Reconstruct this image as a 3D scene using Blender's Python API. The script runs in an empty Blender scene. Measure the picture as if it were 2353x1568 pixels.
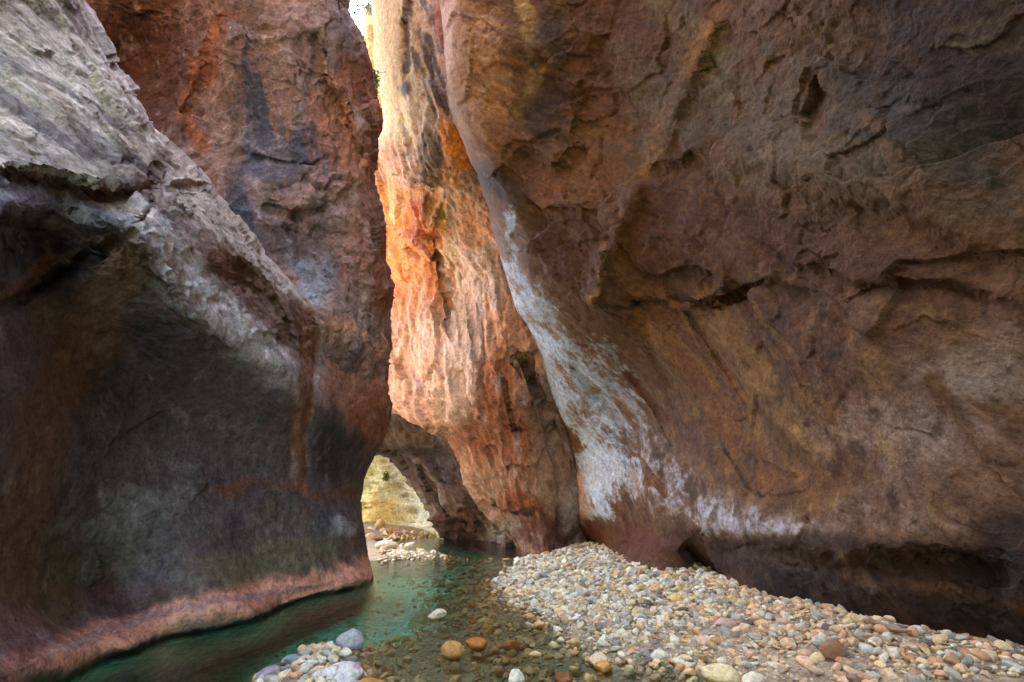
import bpy, math, random
import numpy as np
from math import radians as R
rng = np.random.default_rng(11); random.seed(11)
sc = bpy.context.scene
C = sc.collection

# ------------------------------------------------------------------ camera
H = 1.5; PITCH = 18.3; FPX = 1150.0; CX, CY = 1176.5, 784.0     # photo measured on a 2353 x 1568 grid
cam = bpy.data.objects.new('camera', bpy.data.cameras.new('camera')); C.objects.link(cam)
cam.location = (0, 0, H); cam.rotation_euler = (R(90 + PITCH), 0, 0)
cam.data.sensor_width = 36; cam.data.lens = 36 * FPX / 2353; cam.data.clip_end = 500; cam.data.clip_start = 0.05
sc.camera = cam
# ------------------------------------------------------------------ light
SUN_EL, SUN_AZ = 55, -12           # azimuth from +Y, negative = to the left
w = bpy.data.worlds.new('World'); sc.world = w; w.use_nodes = True
nt = w.node_tree; nt.nodes.clear()
sky = nt.nodes.new('ShaderNodeTexSky'); sky.sky_type = 'NISHITA'; sky.sun_disc = False
sky.sun_elevation = R(SUN_EL); sky.sun_rotation = R(SUN_AZ); sky.dust_density = 2.0; sky.air_density = 1.0
bg = nt.nodes.new('ShaderNodeBackground'); bg.inputs[1].default_value = 0.15
wo = nt.nodes.new('ShaderNodeOutputWorld'); nt.links.new(sky.outputs[0], bg.inputs[0]); nt.links.new(bg.outputs[0], wo.inputs[0])
sl = bpy.data.lights.new('sun', 'SUN'); sl.energy = 5.0; sl.angle = R(0.6); sl.color = (1, .93, .82)
so = bpy.data.objects.new('sun', sl); C.objects.link(so)
sd = np.array([math.sin(R(SUN_AZ)) * math.cos(R(SUN_EL)), math.cos(R(SUN_AZ)) * math.cos(R(SUN_EL)), math.sin(R(SUN_EL))])
import mathutils
so.rotation_euler = mathutils.Vector(sd).to_track_quat('Z', 'Y').to_euler()
so.location = (0, 0, 60)
vs = sc.view_settings; vs.view_transform = 'Standard'; vs.look = 'None'; vs.exposure = 4.1; vs.gamma = 1
cy = sc.cycles
cy.max_bounces = 8; cy.diffuse_bounces = 5; cy.glossy_bounces = 3; cy.transmission_bounces = 4; cy.transparent_max_bounces = 12
cy.volume_bounces = 0; cy.use_denoising = True; cy.use_adaptive_sampling = False; cy.sample_clamp_indirect = 6; cy.caustics_reflective = False; cy.caustics_refractive = False
try: cy.denoiser = 'OPENIMAGEDENOISE'
except Exception: pass

# ------------------------------------------------------------------ maths
sp, cp = math.sin(R(PITCH)), math.cos(R(PITCH))
def unproj(x, y, t):
    x = np.asarray(x, float); y = np.asarray(y, float); t = np.asarray(t, float)
    a = (x - CX) / FPX; b = (CY - y) / FPX
    return np.stack([a * t, (cp - b * sp) * t, H + (b * cp + sp) * t], -1)
def tg(x, y, h=0.0):                      # distance at which the ray through x,y meets height h
    return (h - H) / ((CY - y) / FPX * cp + sp)
def G(x, y, h=0.0): return unproj(x, y, tg(x, y, h))
def proj(P):
    d = P - np.array([0, 0, H]); t = d[..., 1] * cp + d[..., 2] * sp; u = -d[..., 1] * sp + d[..., 2] * cp
    return CX + FPX * d[..., 0] / t, CY - FPX * u / t, t
PERM = np.random.default_rng(5).permutation(256).astype(np.int32); PERM = np.concatenate([PERM, PERM, PERM])
GR = np.random.default_rng(6).normal(size=(256, 3)); GR = (GR / np.linalg.norm(GR, axis=1)[:, None]).astype(np.float32)
def perlin(P):
    P = P.astype(np.float32); i = np.floor(P); f = P - i; i = i.astype(np.int32) & 255
    u = f * f * f * (f * (f * 6 - 15) + 10)
    def g(dx, dy, dz):
        h = PERM[PERM[PERM[(i[:, 0] + dx) & 255] + ((i[:, 1] + dy) & 255)] + ((i[:, 2] + dz) & 255)]
        q = GR[h]
        return q[:, 0] * (f[:, 0] - dx) + q[:, 1] * (f[:, 1] - dy) + q[:, 2] * (f[:, 2] - dz)
    def L(a, b, t): return a + t * (b - a)
    x0 = L(g(0, 0, 0), g(1, 0, 0), u[:, 0]); x1 = L(g(0, 1, 0), g(1, 1, 0), u[:, 0])
    x2 = L(g(0, 0, 1), g(1, 0, 1), u[:, 0]); x3 = L(g(0, 1, 1), g(1, 1, 1), u[:, 0])
    return 1.6 * L(L(x0, x1, u[:, 1]), L(x2, x3, u[:, 1]), u[:, 2])
def fbm(P, f=1., o=4, g=.5):
    s = 0; a = 1; n = 0
    for k in range(o): s = s + a * perlin(P * f + 17.3 * k); n += a; a *= g; f *= 2.03
    return s / n * 1.3
def ridged(P, f=1., o=4, g=.5):
    s = 0; a = 1; n = 0
    for k in range(o): s = s + a * (1 - 2.2 * np.abs(perlin(P * f + 31.7 * k))); n += a; a *= g; f *= 2.07
    return s / n
CJ = np.random.default_rng(8).random((256, 3)).astype(np.float32); CDIR = np.random.default_rng(9).normal(size=(256, 3)).astype(np.float32); CR = np.random.default_rng(10).random(256).astype(np.float32)
def facets(P, size, seed=0., ang=.22, warp=.22, step=.06):
    """broken planar facets: every cell of a jittered grid is its own tilted plane"""
    W = np.stack([fbm(P / size + k * 9.1 + seed, 1.3, 3) for k in range(3)], -1) * warp
    Q = (P / size + seed + W).astype(np.float32); I = np.floor(Q).astype(np.int32); best = np.full(len(P), 1e9, np.float32); hb = np.zeros(len(P), np.int32); cb = np.zeros_like(Q)
    for a in (-1, 0, 1):
        for b in (-1, 0, 1):
            for c in (-1, 0, 1):
                ci = I + np.array([a, b, c], np.int32); h = PERM[PERM[PERM[ci[:, 0] & 255] + (ci[:, 1] & 255)] + (ci[:, 2] & 255)]; ce = ci + CJ[h]; d = ((ce - Q) ** 2).sum(1); m = d < best
                best = np.where(m, d, best); hb = np.where(m, h, hb); cb = np.where(m[:, None], ce, cb)
    f = ((Q - cb) * CDIR[hb]).sum(1) * ang * size * .6 + (CR[hb] - .5) * step * 2 * size
    return f, CR[hb]
def sstep(a, b, x): t = np.clip((x - a) / (b - a), 0, 1); return t * t * (3 - 2 * t)
def stretch(P, d, k):                     # features k times longer along d
    d = np.array(d, float); d /= np.linalg.norm(d)
    return P - (1 - 1 / k) * (P @ d)[:, None] * d
def tps(ctrl, vals, lam=1e-3, sc_=500.):
    c = np.array(ctrl, float) / sc_; n = len(c)
    def ker(r2): return .5 * r2 * np.log(r2 + 1e-9)
    r2 = ((c[:, None] - c[None]) ** 2).sum(-1)
    A = np.zeros((n + 3, n + 3)); A[:n, :n] = ker(r2) + lam * np.eye(n); A[:n, n] = 1; A[:n, n + 1:] = c; A[n, :n] = 1; A[n + 1:, :n] = c.T
    wv = np.linalg.solve(A, np.concatenate([vals, [0, 0, 0]]))
    def f(x, y):
        q = np.stack([np.ravel(x), np.ravel(y)], -1) / sc_; out = wv[n] + q @ wv[n + 1:]
        for k in range(n): out = out + wv[k] * ker(((q - c[k]) ** 2).sum(-1))
        return out.reshape(np.shape(x))
    return f
def pdist(pts, x, y):                     # distance, signed side, position 0..1 along a polyline
    best = np.full(x.shape, 1e9); sgn = np.zeros(x.shape); pos = np.zeros(x.shape)
    pts = np.array(pts, float); L = np.concatenate([[0], np.cumsum(np.linalg.norm(np.diff(pts, axis=0), axis=1))])
    for k in range(len(pts) - 1):
        a, b = pts[k], pts[k + 1]; e = b - a; l2 = (e ** 2).sum()
        h = np.clip(((x - a[0]) * e[0] + (y - a[1]) * e[1]) / l2, 0, 1)
        dx = x - a[0] - h * e[0]; dy = y - a[1] - h * e[1]; d = np.hypot(dx, dy); m = d < best
        best = np.where(m, d, best); sgn = np.where(m, np.sign(e[0] * (y - a[1]) - e[1] * (x - a[0])), sgn)
        pos = np.where(m, (L[k] + h * math.sqrt(l2)) / L[-1], pos)
    return best, sgn, pos
def lin(c):
    c = np.array(c, float) / 255; return np.where(c < .04045, c / 12.92, ((c + .055) / 1.055) ** 2.4)

# ------------------------------------------------------------------ materials
class NT:
    def __init__(s, name):
        s.m = bpy.data.materials.new(name); s.m.use_nodes = True; s.t = s.m.node_tree; s.t.nodes.clear()
        s.out = s.n('ShaderNodeOutputMaterial')
    def n(s, typ, **kw):
        q = s.t.nodes.new(typ)
        for k, v in kw.items(): setattr(q, k, v)
        return q
    def l(s, a, b): s.t.links.new(a, b)
    def math(s, op, a, b=None, c=None):
        q = s.n('ShaderNodeMath', operation=op)
        for i, v in enumerate((a, b, c)):
            if v is None: continue
            if isinstance(v, (int, float)): q.inputs[i].default_value = v
            else: s.l(v, q.inputs[i])
        return q.outputs[0]
    def noise(s, vec, scale, detail=6, rough=.6, dist=0):
        q = s.n('ShaderNodeTexNoise'); q.inputs['Scale'].default_value = scale; q.inputs['Detail'].default_value = detail
        q.inputs['Roughness'].default_value = rough; q.inputs['Distortion'].default_value = dist; s.l(vec, q.inputs['Vector']); return q
    def ramp(s, fac, stops):
        q = s.n('ShaderNodeValToRGB'); e = q.color_ramp.elements
        while len(e) < len(stops): e.new(.5)
        for el, (p, c) in zip(e, stops): el.position = p; el.color = (*c, 1) if len(c) == 3 else c
        s.l(fac, q.inputs[0]); return q.outputs[0]
    def mixc(s, blend, fac, a, b):
        q = s.n('ShaderNodeMix', data_type='RGBA', blend_type=blend)
        if isinstance(fac, (int, float)): q.inputs[0].default_value = fac
        else: s.l(fac, q.inputs[0])
        for i, v in ((6, a), (7, b)):
            if isinstance(v, tuple): q.inputs[i].default_value = (*v, 1)
            else: s.l(v, q.inputs[i])
        return q.outputs[2]
def rock_material(name, d, k=4., bump=.03, gain=.45, rough=.85, scale=1.):
    N = NT(name); tc = N.n('ShaderNodeTexCoord'); at = N.n('ShaderNodeAttribute', attribute_name='col')
    mp = N.n('ShaderNodeMapping'); N.l(tc.outputs['Object'], mp.inputs[0])
    q = mathutils.Vector(d).to_track_quat('X', 'Z').inverted().to_euler(); mp.inputs['Rotation'].default_value = q
    mp2 = N.n('ShaderNodeMapping'); N.l(mp.outputs[0], mp2.inputs[0]); mp2.inputs['Scale'].default_value = (1 / max(1, k * .5), 1, 1)
    v = mp2.outputs[0]; o = tc.outputs['Object']
    n1 = N.noise(v, 7 * scale, 6, .65, .3); n2 = N.noise(o, 26 * scale, 4, .7); n3 = N.noise(v, 2.1 * scale, 6, .65, .8)
    c = at.outputs['Color']
    f = N.ramp(n1.outputs[0], [(.28, (1 - gain * 1.1,) * 3), (.5, (1., 1., 1.)), (.72, (1 + gain,) * 3)]); c = N.mixc('MULTIPLY', 1, c, f)
    f2 = N.ramp(n2.outputs[0], [(.33, (.5, .47, .45)), (.48, (1, 1, 1)), (.7, (1.35, 1.33, 1.3))]); c = N.mixc('MULTIPLY', .8, c, f2)
    f3 = N.ramp(n3.outputs[1], [(.3, (.85, .8, .78)), (.5, (1, 1, 1)), (.7, (1.1, 1.06, 1.0))]); c = N.mixc('MULTIPLY', .8, c, f3)
    b = N.n('ShaderNodeBsdfPrincipled'); N.l(c, b.inputs['Base Color']); b.inputs['Roughness'].default_value = rough
    b.inputs['Specular IOR Level'].default_value = .25
    n4 = N.noise(v, 12 * scale, 4, .62); n5 = N.noise(o, 45 * scale, 2, .6)
    hgt = N.math('ADD', N.math('MULTIPLY', n4.outputs[0], 1.), N.math('MULTIPLY', n5.outputs[0], .25))
    hgt = N.math('ADD', hgt, N.math('MULTIPLY', n1.outputs[0], 1.2))
    bp = N.n('ShaderNodeBump'); bp.inputs['Distance'].default_value = bump; bp.inputs['Strength'].default_value = 1; N.l(hgt, bp.inputs['Height'])
    N.l(bp.outputs[0], b.inputs['Normal']); N.l(b.outputs[0], N.out.inputs[0]); return N.m

# ------------------------------------------------------------------ objects
def tag(o, label=None, cat=None, group=None, kind=None):
    if label: o['label'] = label
    if cat: o['category'] = cat
    if group: o['group'] = group
    if kind: o['kind'] = kind
    return o
def mesh_np(name, V, Fq, mat, cols=None, tri=False, smooth=True):
    me = bpy.data.meshes.new(name); k = 3 if tri else 4
    me.vertices.add(len(V)); me.vertices.foreach_set('co', V.astype(np.float32).ravel())
    me.loops.add(len(Fq) * k); me.loops.foreach_set('vertex_index', Fq.astype(np.int32).ravel())
    me.polygons.add(len(Fq)); me.polygons.foreach_set('loop_start', (np.arange(len(Fq)) * k).astype(np.int32))
    me.polygons.foreach_set('loop_total', np.full(len(Fq), k, np.int32))
    me.polygons.foreach_set('use_smooth', np.full(len(Fq), smooth))
    me.update(calc_edges=True)
    if cols is not None:
        a = me.attributes.new('col', 'FLOAT_COLOR', 'POINT')
        a.data.foreach_set('color', np.concatenate([np.clip(cols, 0, 1), np.ones((len(cols), 1))], 1).astype(np.float32).ravel())
    me.materials.append(mat); return me
def link(name, me): o = bpy.data.objects.new(name, me); C.objects.link(o); return o

STEP = 2.7
def axis_samples(lo, hi, f0, f1, fine=STEP):
    a = list(np.arange(f0, f1, fine))
    s = fine; v = f1
    while v < hi: a.append(v); s *= 1.12; v += min(s, 60)
    a.append(hi); s = fine; v = f0; b = []
    while v > lo: s *= 1.12; v -= min(s, 60); b.append(v)
    return np.array(b[::-1] + a)
def sheet(name, edge, side, fine, span, y0, y1, ctrl, colour, mat, disp, flow, rnd=(60, .8), back=6., feats=(), yfine=(-20, 1590), label=None, cat='rock wall'):
    ys = axis_samples(y0, y1, max(y0, yfine[0]), min(y1, yfine[1]))
    edge = sorted(edge, key=lambda p: p[1]); ex = np.interp(ys, [p[1] for p in edge], [p[0] for p in edge])
    k = np.array([1, 4, 6, 4, 1.]); k /= k.sum(); ex = np.convolve(np.pad(ex, 2, 'edge'), k, 'valid')
    s = axis_samples(0, span, 0, fine); X = ex[:, None] + side * s[None]; Y = np.repeat(ys[:, None], len(s), 1)
    c = np.array(ctrl, float); f = tps(c[:, :2], np.log(c[:, 2])); T = np.exp(f(X, Y))
    for ft in feats:
        d, sg, pos = pdist(ft[1], X, Y); ends = sstep(0, .12, pos) * sstep(1, .88, pos)
        jit = fbm(np.stack([X.ravel() / 40, Y.ravel() / 40, X.ravel() * 0 + 3], -1), 1, 3).reshape(X.shape)
        if ft[0] == 'groove': T = T + ft[3] * np.exp(-(np.maximum(d + jit * ft[2] * .5, 0) / ft[2]) ** 2) * ends
        else:                      # step: the side with sign > 0 moves by amount, fading over ft[4]
            sdv = d * sg + jit * min(ft[3], 12) * 1.5
            T = T + ft[2] * sstep(-ft[3], ft[3], sdv) * np.exp(-np.maximum(sdv, 0) / ft[4]) * ends
    rw, rr = rnd[0], rnd[1]; rr = np.array([rr(v) if callable(rr) else rr for v in ys])[:, None]
    q = np.clip(1 - s / rw, 0, 1); T = T + rr * (1 - np.sqrt(1 - q[None] ** 2 * .999))
    nb = 16; j = np.arange(nb, 0, -1)                      # the flank that runs back behind the edge
    bx = ex[:, None] + side * 3. * j[None]; bt = T[:, :1] + rr * .3 + back * (j[None] / nb) ** 1.3
    X = np.concatenate([bx, X], 1); Y = np.concatenate([np.repeat(ys[:, None], nb, 1), Y], 1); T = np.concatenate([bt, T], 1)
    P = unproj(X, Y, T); n, m = X.shape
    dr = np.gradient(P, axis=0); dc = np.gradient(P, axis=1); N = np.cross(dc, dr) * side; N /= np.linalg.norm(N, axis=2)[..., None] + 1e-9
    Pf = P.reshape(-1, 3)
    dsp = disp(Pf, X.ravel(), Y.ravel()).reshape(n, m)
    fadeb = np.ones(m); V = (P + N * (dsp * fadeb)[..., None])
    cols = colour(Pf, X.ravel(), Y.ravel(), dsp.ravel())
    idx = np.arange(n * m).reshape(n, m); a, b, c_, d_ = idx[:-1, :-1], idx[:-1, 1:], idx[1:, 1:], idx[1:, :-1]
    Fq = np.stack([a, b, c_, d_] if side < 0 else [a, d_, c_, b], -1).reshape(-1, 4)
    o = link(name, mesh_np(name, V.reshape(-1, 3), Fq, mat, cols))
    tag(o, label, cat, None, 'structure'); return o

def paint(base, patches, P, x, y, flow, warp=38, k=4):
    """mineral colours of the rock, with some shade and glow painted in: blobs and veins with ragged edges that follow the flow direction"""
    Q = stretch(P, flow, k)
    wx = fbm(Q, .9, 5, .6) * warp; wy = fbm(Q + 40, .9, 5, .6) * warp; tex = fbm(Q + 9, 2.6, 5, .62)
    X = x + wx; Y = y + wy; col = np.repeat(lin(base)[None], len(P), 0)
    for p in patches:
        if p[0] == 'b':
            _, cx, cy_, rx, ry, ang, c, st, rag = p; a = R(ang); dx = X - cx; dy = Y - cy_
            u = (dx * math.cos(a) + dy * math.sin(a)) / rx; v = (-dx * math.sin(a) + dy * math.cos(a)) / ry
            m = 1.25 - np.sqrt(u * u + v * v) + tex * rag
        elif p[0] == 'v':      # crusty mineral veil: filaments that follow the flow and break up into bare rock
            _, pts, wd, c, st, rag = p; d, _, pos = pdist(pts, X, Y); env = sstep(1.3, .2, d / wd)
            fil = ridged(stretch(P, flow, 2.4) + 61, 2.2, 7, .74) * .62 + .45 * fbm(stretch(P, flow, 1.5) + 5, 1.2, 4, .6) + .45 * fbm(P, 5.5, 5, .75); m = sstep(.34 - rag, .98 - rag, fil + env * .75 - .32) * sstep(0, .35, env) * st
            col = col * (1 - m[:, None]) + lin(c)[None] * m[:, None]; continue
        else:
            _, pts, wd, c, st, rag = p; d, _, pos = pdist(pts, X, Y); m = 1.25 - d / wd + tex * rag
        m = sstep(0, .75, m) * st; col = col * (1 - m[:, None]) + lin(c)[None] * m[:, None]
    return col
def weather(col, P, flow, k=4, rust=(150, 88, 52), grey=(96, 94, 96), pale=(215, 205, 190), ar=.35, ag=.35, ap=.2, f=1.):
    Q = stretch(P, flow, k)
    m = sstep(.1, .55, fbm(Q + 5, .8 * f, 6, .65)) * ar; col = col * (1 - m[:, None]) + lin(rust) * m[:, None]
    m = sstep(.1, .6, fbm(Q + 25, 1.1 * f, 6, .68)) * ag; col = col * (1 - m[:, None]) + lin(grey) * m[:, None]
    m = sstep(.15, .6, fbm(Q + 55, 2.3 * f, 5, .68)) * ap; col = col * (1 - m[:, None]) + lin(pale) * m[:, None]
    s = fbm(stretch(P, flow, k * 1.2) + 77, 4.5 * f, 5, .68)
    return col * np.clip(1 + .3 * s + .28 * fbm(stretch(P, flow, 2.) + 7, 13, 4, .7), .2, 2)[:, None]

# ---- left wall: the ridge in front --------------------------------------------------------------
flA = (.55, .75, -.45)
def dispA(P, x, y):
    up = sstep(760, 560, y - .45 * (x - 300))
    Q = stretch(P, flA, 2.2); r = .10 * ridged(Q, .9, 4, .55) * (.35 + .65 * up) + .06 * fbm(P, .5, 2)
    r += .06 * ridged(stretch(P, flA, 1.6) + 3, 2.6, 5, .62) * (.3 + .7 * up) + .02 * fbm(P, 8, 4, .6) * (.3 + .7 * up)
    f1, _ = facets(stretch(P, flA, 1.8), .75, 3.); f2, _ = facets(stretch(P, flA, 1.5), .26, 7.); r = r * .65 + (f1 * .55 + f2 * .6) * (.3 + .7 * up)
    cr = np.abs(fbm(stretch(P, flA, 2.) + 8, .6, 4)); r -= .05 * (1 - sstep(0, .02, cr)) * up
    return r
def colA(P, x, y, d):
    pt = [('b', 120, 250, 330, 300, 35, (206, 206, 196), .9, .5),
      ('l', [(330, 330), (480, 480), (600, 600), (730, 740)], 75, (184, 178, 166), .95, .35),
      ('l', [(330, 470), (430, 640), (560, 760), (690, 860)], 80, (208, 210, 212), .92, .7),  # pale grey rock, lightened further to paint in light
      ('l', [(520, 610), (600, 680), (680, 760)], 55, (112, 80, 66), .85, .7),
      ('l', [(40, 400), (230, 440), (330, 430), (380, 350)], 24, (90, 62, 50), .75, .6),
      ('l', [(280, 360), (420, 520), (540, 640)], 26, (120, 84, 66), .6, 1.2),
      ('l', [(0, 200), (200, 330), (330, 400)], 22, (98, 100, 112), .6, 1.3), ('l', [(0, 130), (150, 200), (290, 290)], 14, (98, 95, 100), .6, 1.3),
      ('b', 160, 480, 190, 45, 8, (105, 110, 128), .85, .8), ('b', 40, 440, 90, 40, 10, (150, 152, 165), .7, .8),
      ('b', 130, 600, 260, 90, 18, (44, 40, 42), .95, .5),  # near black below the crest: shade painted into the rock colour
      ('b', 440, 1000, 420, 250, 25, (100, 93, 94), .97, .35), ('b', 560, 1060, 300, 160, 0, (96, 91, 95), .9, .5), ('b', 330, 830, 200, 170, 20, (74, 68, 68), .9, .3),  # hollow face: dark varnish with shade painted in
      ('l', [(310, 580), (220, 760), (110, 960), (60, 1150), (20, 1400)], 70, (118, 94, 74), .8, .4),
      ('l', [(0, 700), (120, 610), (290, 540)], 16, (110, 78, 60), .7, .5), ('b', -60, 1000, 60, 300, 0, (54, 46, 48), .8, .3),
      ('l', [(718, 730), (712, 860), (690, 1000), (690, 1120)], 24, (134, 98, 74), .9, .35),
      ('b', 830, 840, 90, 110, 40, (168, 128, 108), .95, .5), ('b', 800, 760, 80, 40, 30, (205, 165, 135), .8, .5), ('b', 850, 950, 60, 90, 0, (150, 96, 70), .85, .5),
      ('b', 770, 1030, 42, 90, 0, (56, 54, 60), .9, .4), ('b', 820, 1040, 30, 60, 0, (60, 56, 62), .8, .4), ('b', 640, 960, 40, 120, 10, (98, 74, 74), .5, .6),
      ('l', [(480, 1120), (560, 1120), (700, 1130), (830, 1132)], 17, (116, 84, 62), .6, .7), ('b', 530, 1125, 36, 20, 0, (128, 86, 62), .5, .6),
      ('b', 770, 1200, 70, 60, 0, (80, 88, 96), .9, .5), ('b', 790, 1210, 40, 24, 30, (170, 182, 190), .6, .9), ('b', 650, 1190, 70, 60, 0, (96, 92, 78), .7, .6),
      ('b', 350, 1230, 190, 90, -20, (112, 112, 108), .7, 1.2), ('b', 300, 1180, 150, 60, -30, (128, 134, 130), .55, 1.4), ('b', 400, 1310, 160, 45, -8, (106, 106, 116), .6, 1.0),
      ('b', 600, 1290, 230, 50, -8, (108, 108, 88), .8, .6), ('b', 130, 1330, 80, 110, 0, (98, 88, 58), .6, .6), ('b', 230, 1290, 120, 60, 0, (96, 104, 86), .6, .8),
      ('l', [(-300, 1700), (0, 1540), (200, 1470), (420, 1410), (640, 1360), (860, 1318)], 42, (214, 164, 140), .9, .35),
      ('l', [(100, 1490), (300, 1420), (500, 1375), (700, 1345)], 12, (128, 126, 138), .5, .9),
      ('b', 20, 1500, 120, 140, 0, (112, 88, 84), .7, .6), ('l', [(0, 1652), (150, 1562), (300, 1499), (480, 1445), (600, 1420), (700, 1374), (800, 1351), (866, 1334)], 7, (58, 46, 40), .85, .5)]
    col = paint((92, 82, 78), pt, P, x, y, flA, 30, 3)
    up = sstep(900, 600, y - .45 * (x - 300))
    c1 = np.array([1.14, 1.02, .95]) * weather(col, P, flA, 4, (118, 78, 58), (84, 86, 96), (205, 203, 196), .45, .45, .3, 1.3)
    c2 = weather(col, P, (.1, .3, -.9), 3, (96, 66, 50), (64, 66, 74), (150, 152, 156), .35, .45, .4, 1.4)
    c2 = c2 * (np.array([1.22, 1.04, .98]) + np.array([.4, .3, .2]) * sstep(1200, 1400, y + .25 * (x - 400))[:, None]); c3 = c1 * up[:, None] + c2 * (1 - up[:, None]); m = sstep(-.03, -.15, P[:, 2])[:, None]      # silt and algae below the water line, brightened to paint in lit water
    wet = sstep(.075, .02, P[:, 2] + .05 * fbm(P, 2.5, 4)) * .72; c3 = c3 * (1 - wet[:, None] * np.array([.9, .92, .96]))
    return c3 * (1 - m) + lin((180, 214, 186)) * (1 + .3 * fbm(P, 3, 3))[:, None] * m
b0 = lambda x, y, h=-.0: (x, y, float(tg(x, y, h)))
ctrlA = [b0(0, 1660), b0(150, 1568), b0(300, 1505), b0(480, 1450), b0(600, 1425), b0(700, 1378), b0(800, 1355), b0(866, 1338),
  b0(0, 1730, -.6), b0(150, 1640, -.7), b0(300, 1575, -.7), b0(480, 1520, -.7), b0(600, 1490, -.7), b0(700, 1440, -.7), b0(800, 1412, -.7), b0(866, 1392, -.7), b0(0, 1900, -1.), b0(450, 1700, -1.4), b0(866, 1600, -2),
  (0, 490, 3.7), (290, 530, 4.9), (340, 640, 5.3), (430, 730, 5.8), (560, 820, 6.9), (690, 870, 8.2), (740, 722, 9.3),
  (120, 560, 4.7), (150, 700, 4.9), (300, 800, 6.0), (450, 950, 7.0), (600, 1000, 8.1), (600, 1180, 8.0), (400, 1200, 6.5), (150, 1100, 5.2), (60, 900, 4.5),
  (0, 1200, 4.3), (0, 800, 4.2), (0, 1450, 4.0), (300, 1400, 6.0), (600, 1340, 7.6), (780, 1290, 9.6), (150, 1400, 5.1),
  (0, 0, 5.2), (0, 300, 4.3), (200, 200, 5.6), (200, 400, 4.9), (200, -50, 6.6), (250, 100, 6.7), (350, 280, 6.7), (480, 420, 7.2), (560, 520, 7.6), (640, 610, 8.3),
  (420, 560, 5.8), (560, 680, 7.0), (690, 1050, 8.9), (800, 1000, 10.1), (850, 1200, 10.7), (750, 1200, 9.3), (903, 930, 11.5), (850, 1060, 11.3), (833, 1150, 11.2), (860, 1290, 11.0),
  (800, 770, 10.3), (860, 830, 11.1), (750, 820, 9.6), (820, 900, 10.4), (740, 1050, 9.5),
  (0, -700, 8.5), (-500, -500, 7.), (-500, 200, 3.9), (-500, 700, 3.1), (-500, 1300, 3.1), (-1200, 0, 3.5), (-1200, 800, 2.3), (-1200, 1800, 2.0), (-2400, 800, 1.3), (-2400, 0, 1.9), (-2400, 1800, 1.1)]
edgeA = [(-400, -900), (0, -600), (150, -250), (192, -50), (203, 0), (243, 60), (262, 95), (275, 125), (281, 150), (292, 168), (318, 205), (320, 222), (350, 268), (357, 292), (385, 318), (424, 352), (455, 385), (486, 420), (490, 432), (520, 470), (560, 515), (612, 575), (660, 625), (700, 668), (735, 715), (800, 775), (860, 835), (890, 885), (903, 930), (895, 975), (880, 1015), (862, 1048), (848, 1075), (836, 1110), (831, 1150), (833, 1190), (841, 1230), (848, 1262), (857, 1290), (862, 1318), (866, 1340), (868, 1400), (868, 1700)]
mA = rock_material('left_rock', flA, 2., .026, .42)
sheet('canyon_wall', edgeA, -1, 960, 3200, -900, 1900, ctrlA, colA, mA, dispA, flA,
      rnd=(46, lambda v: .8 * float(sstep(760, 640, v) + sstep(900, 960, v))), back=2.5,
      feats=[('step', [(-60, 385), (80, 395), (200, 430), (300, 440), (345, 415)], .32, 9, 55),
             ('groove', [(375, 365), (345, 430), (350, 470), (320, 520)], 7, .16),
             ('groove', [(400, 424), (440, 428), (486, 424)], 4, .22),
             ('step', [(-60, 505), (150, 505), (292, 540), (330, 620), (430, 722), (545, 830), (680, 872)], .22, 16, 160),
             ('step', [(535, 585), (620, 655), (660, 740), (690, 800)], .25, 7, 50),
             ('step', [(470, 610), (560, 640), (650, 700)], .16, 6, 35),
             ('groove', [(-30, 735), (120, 640), (290, 545)], 12, .14),
             ('groove', [(735, 720), (728, 860), (700, 1000), (706, 1130)], 9, .1),
             ('groove', [(672, 860), (678, 950), (668, 1060), (668, 1110)], 12, .08),
             ('groove', [(800, 860), (790, 960), (776, 1090)], 12, .07), ('groove', [(640, 1130), (640, 1250)], 6, .04),
             ('groove', [(640, 1395), (860, 1322)], 9, -.12), ('step', [(860, 1300), (640, 1352), (420, 1400), (150, 1480), (0, 1545)], .1, 8, 60)],
      label='big grey topped rock ridge with dark hollow face and pink foot on the left bank')

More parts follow.
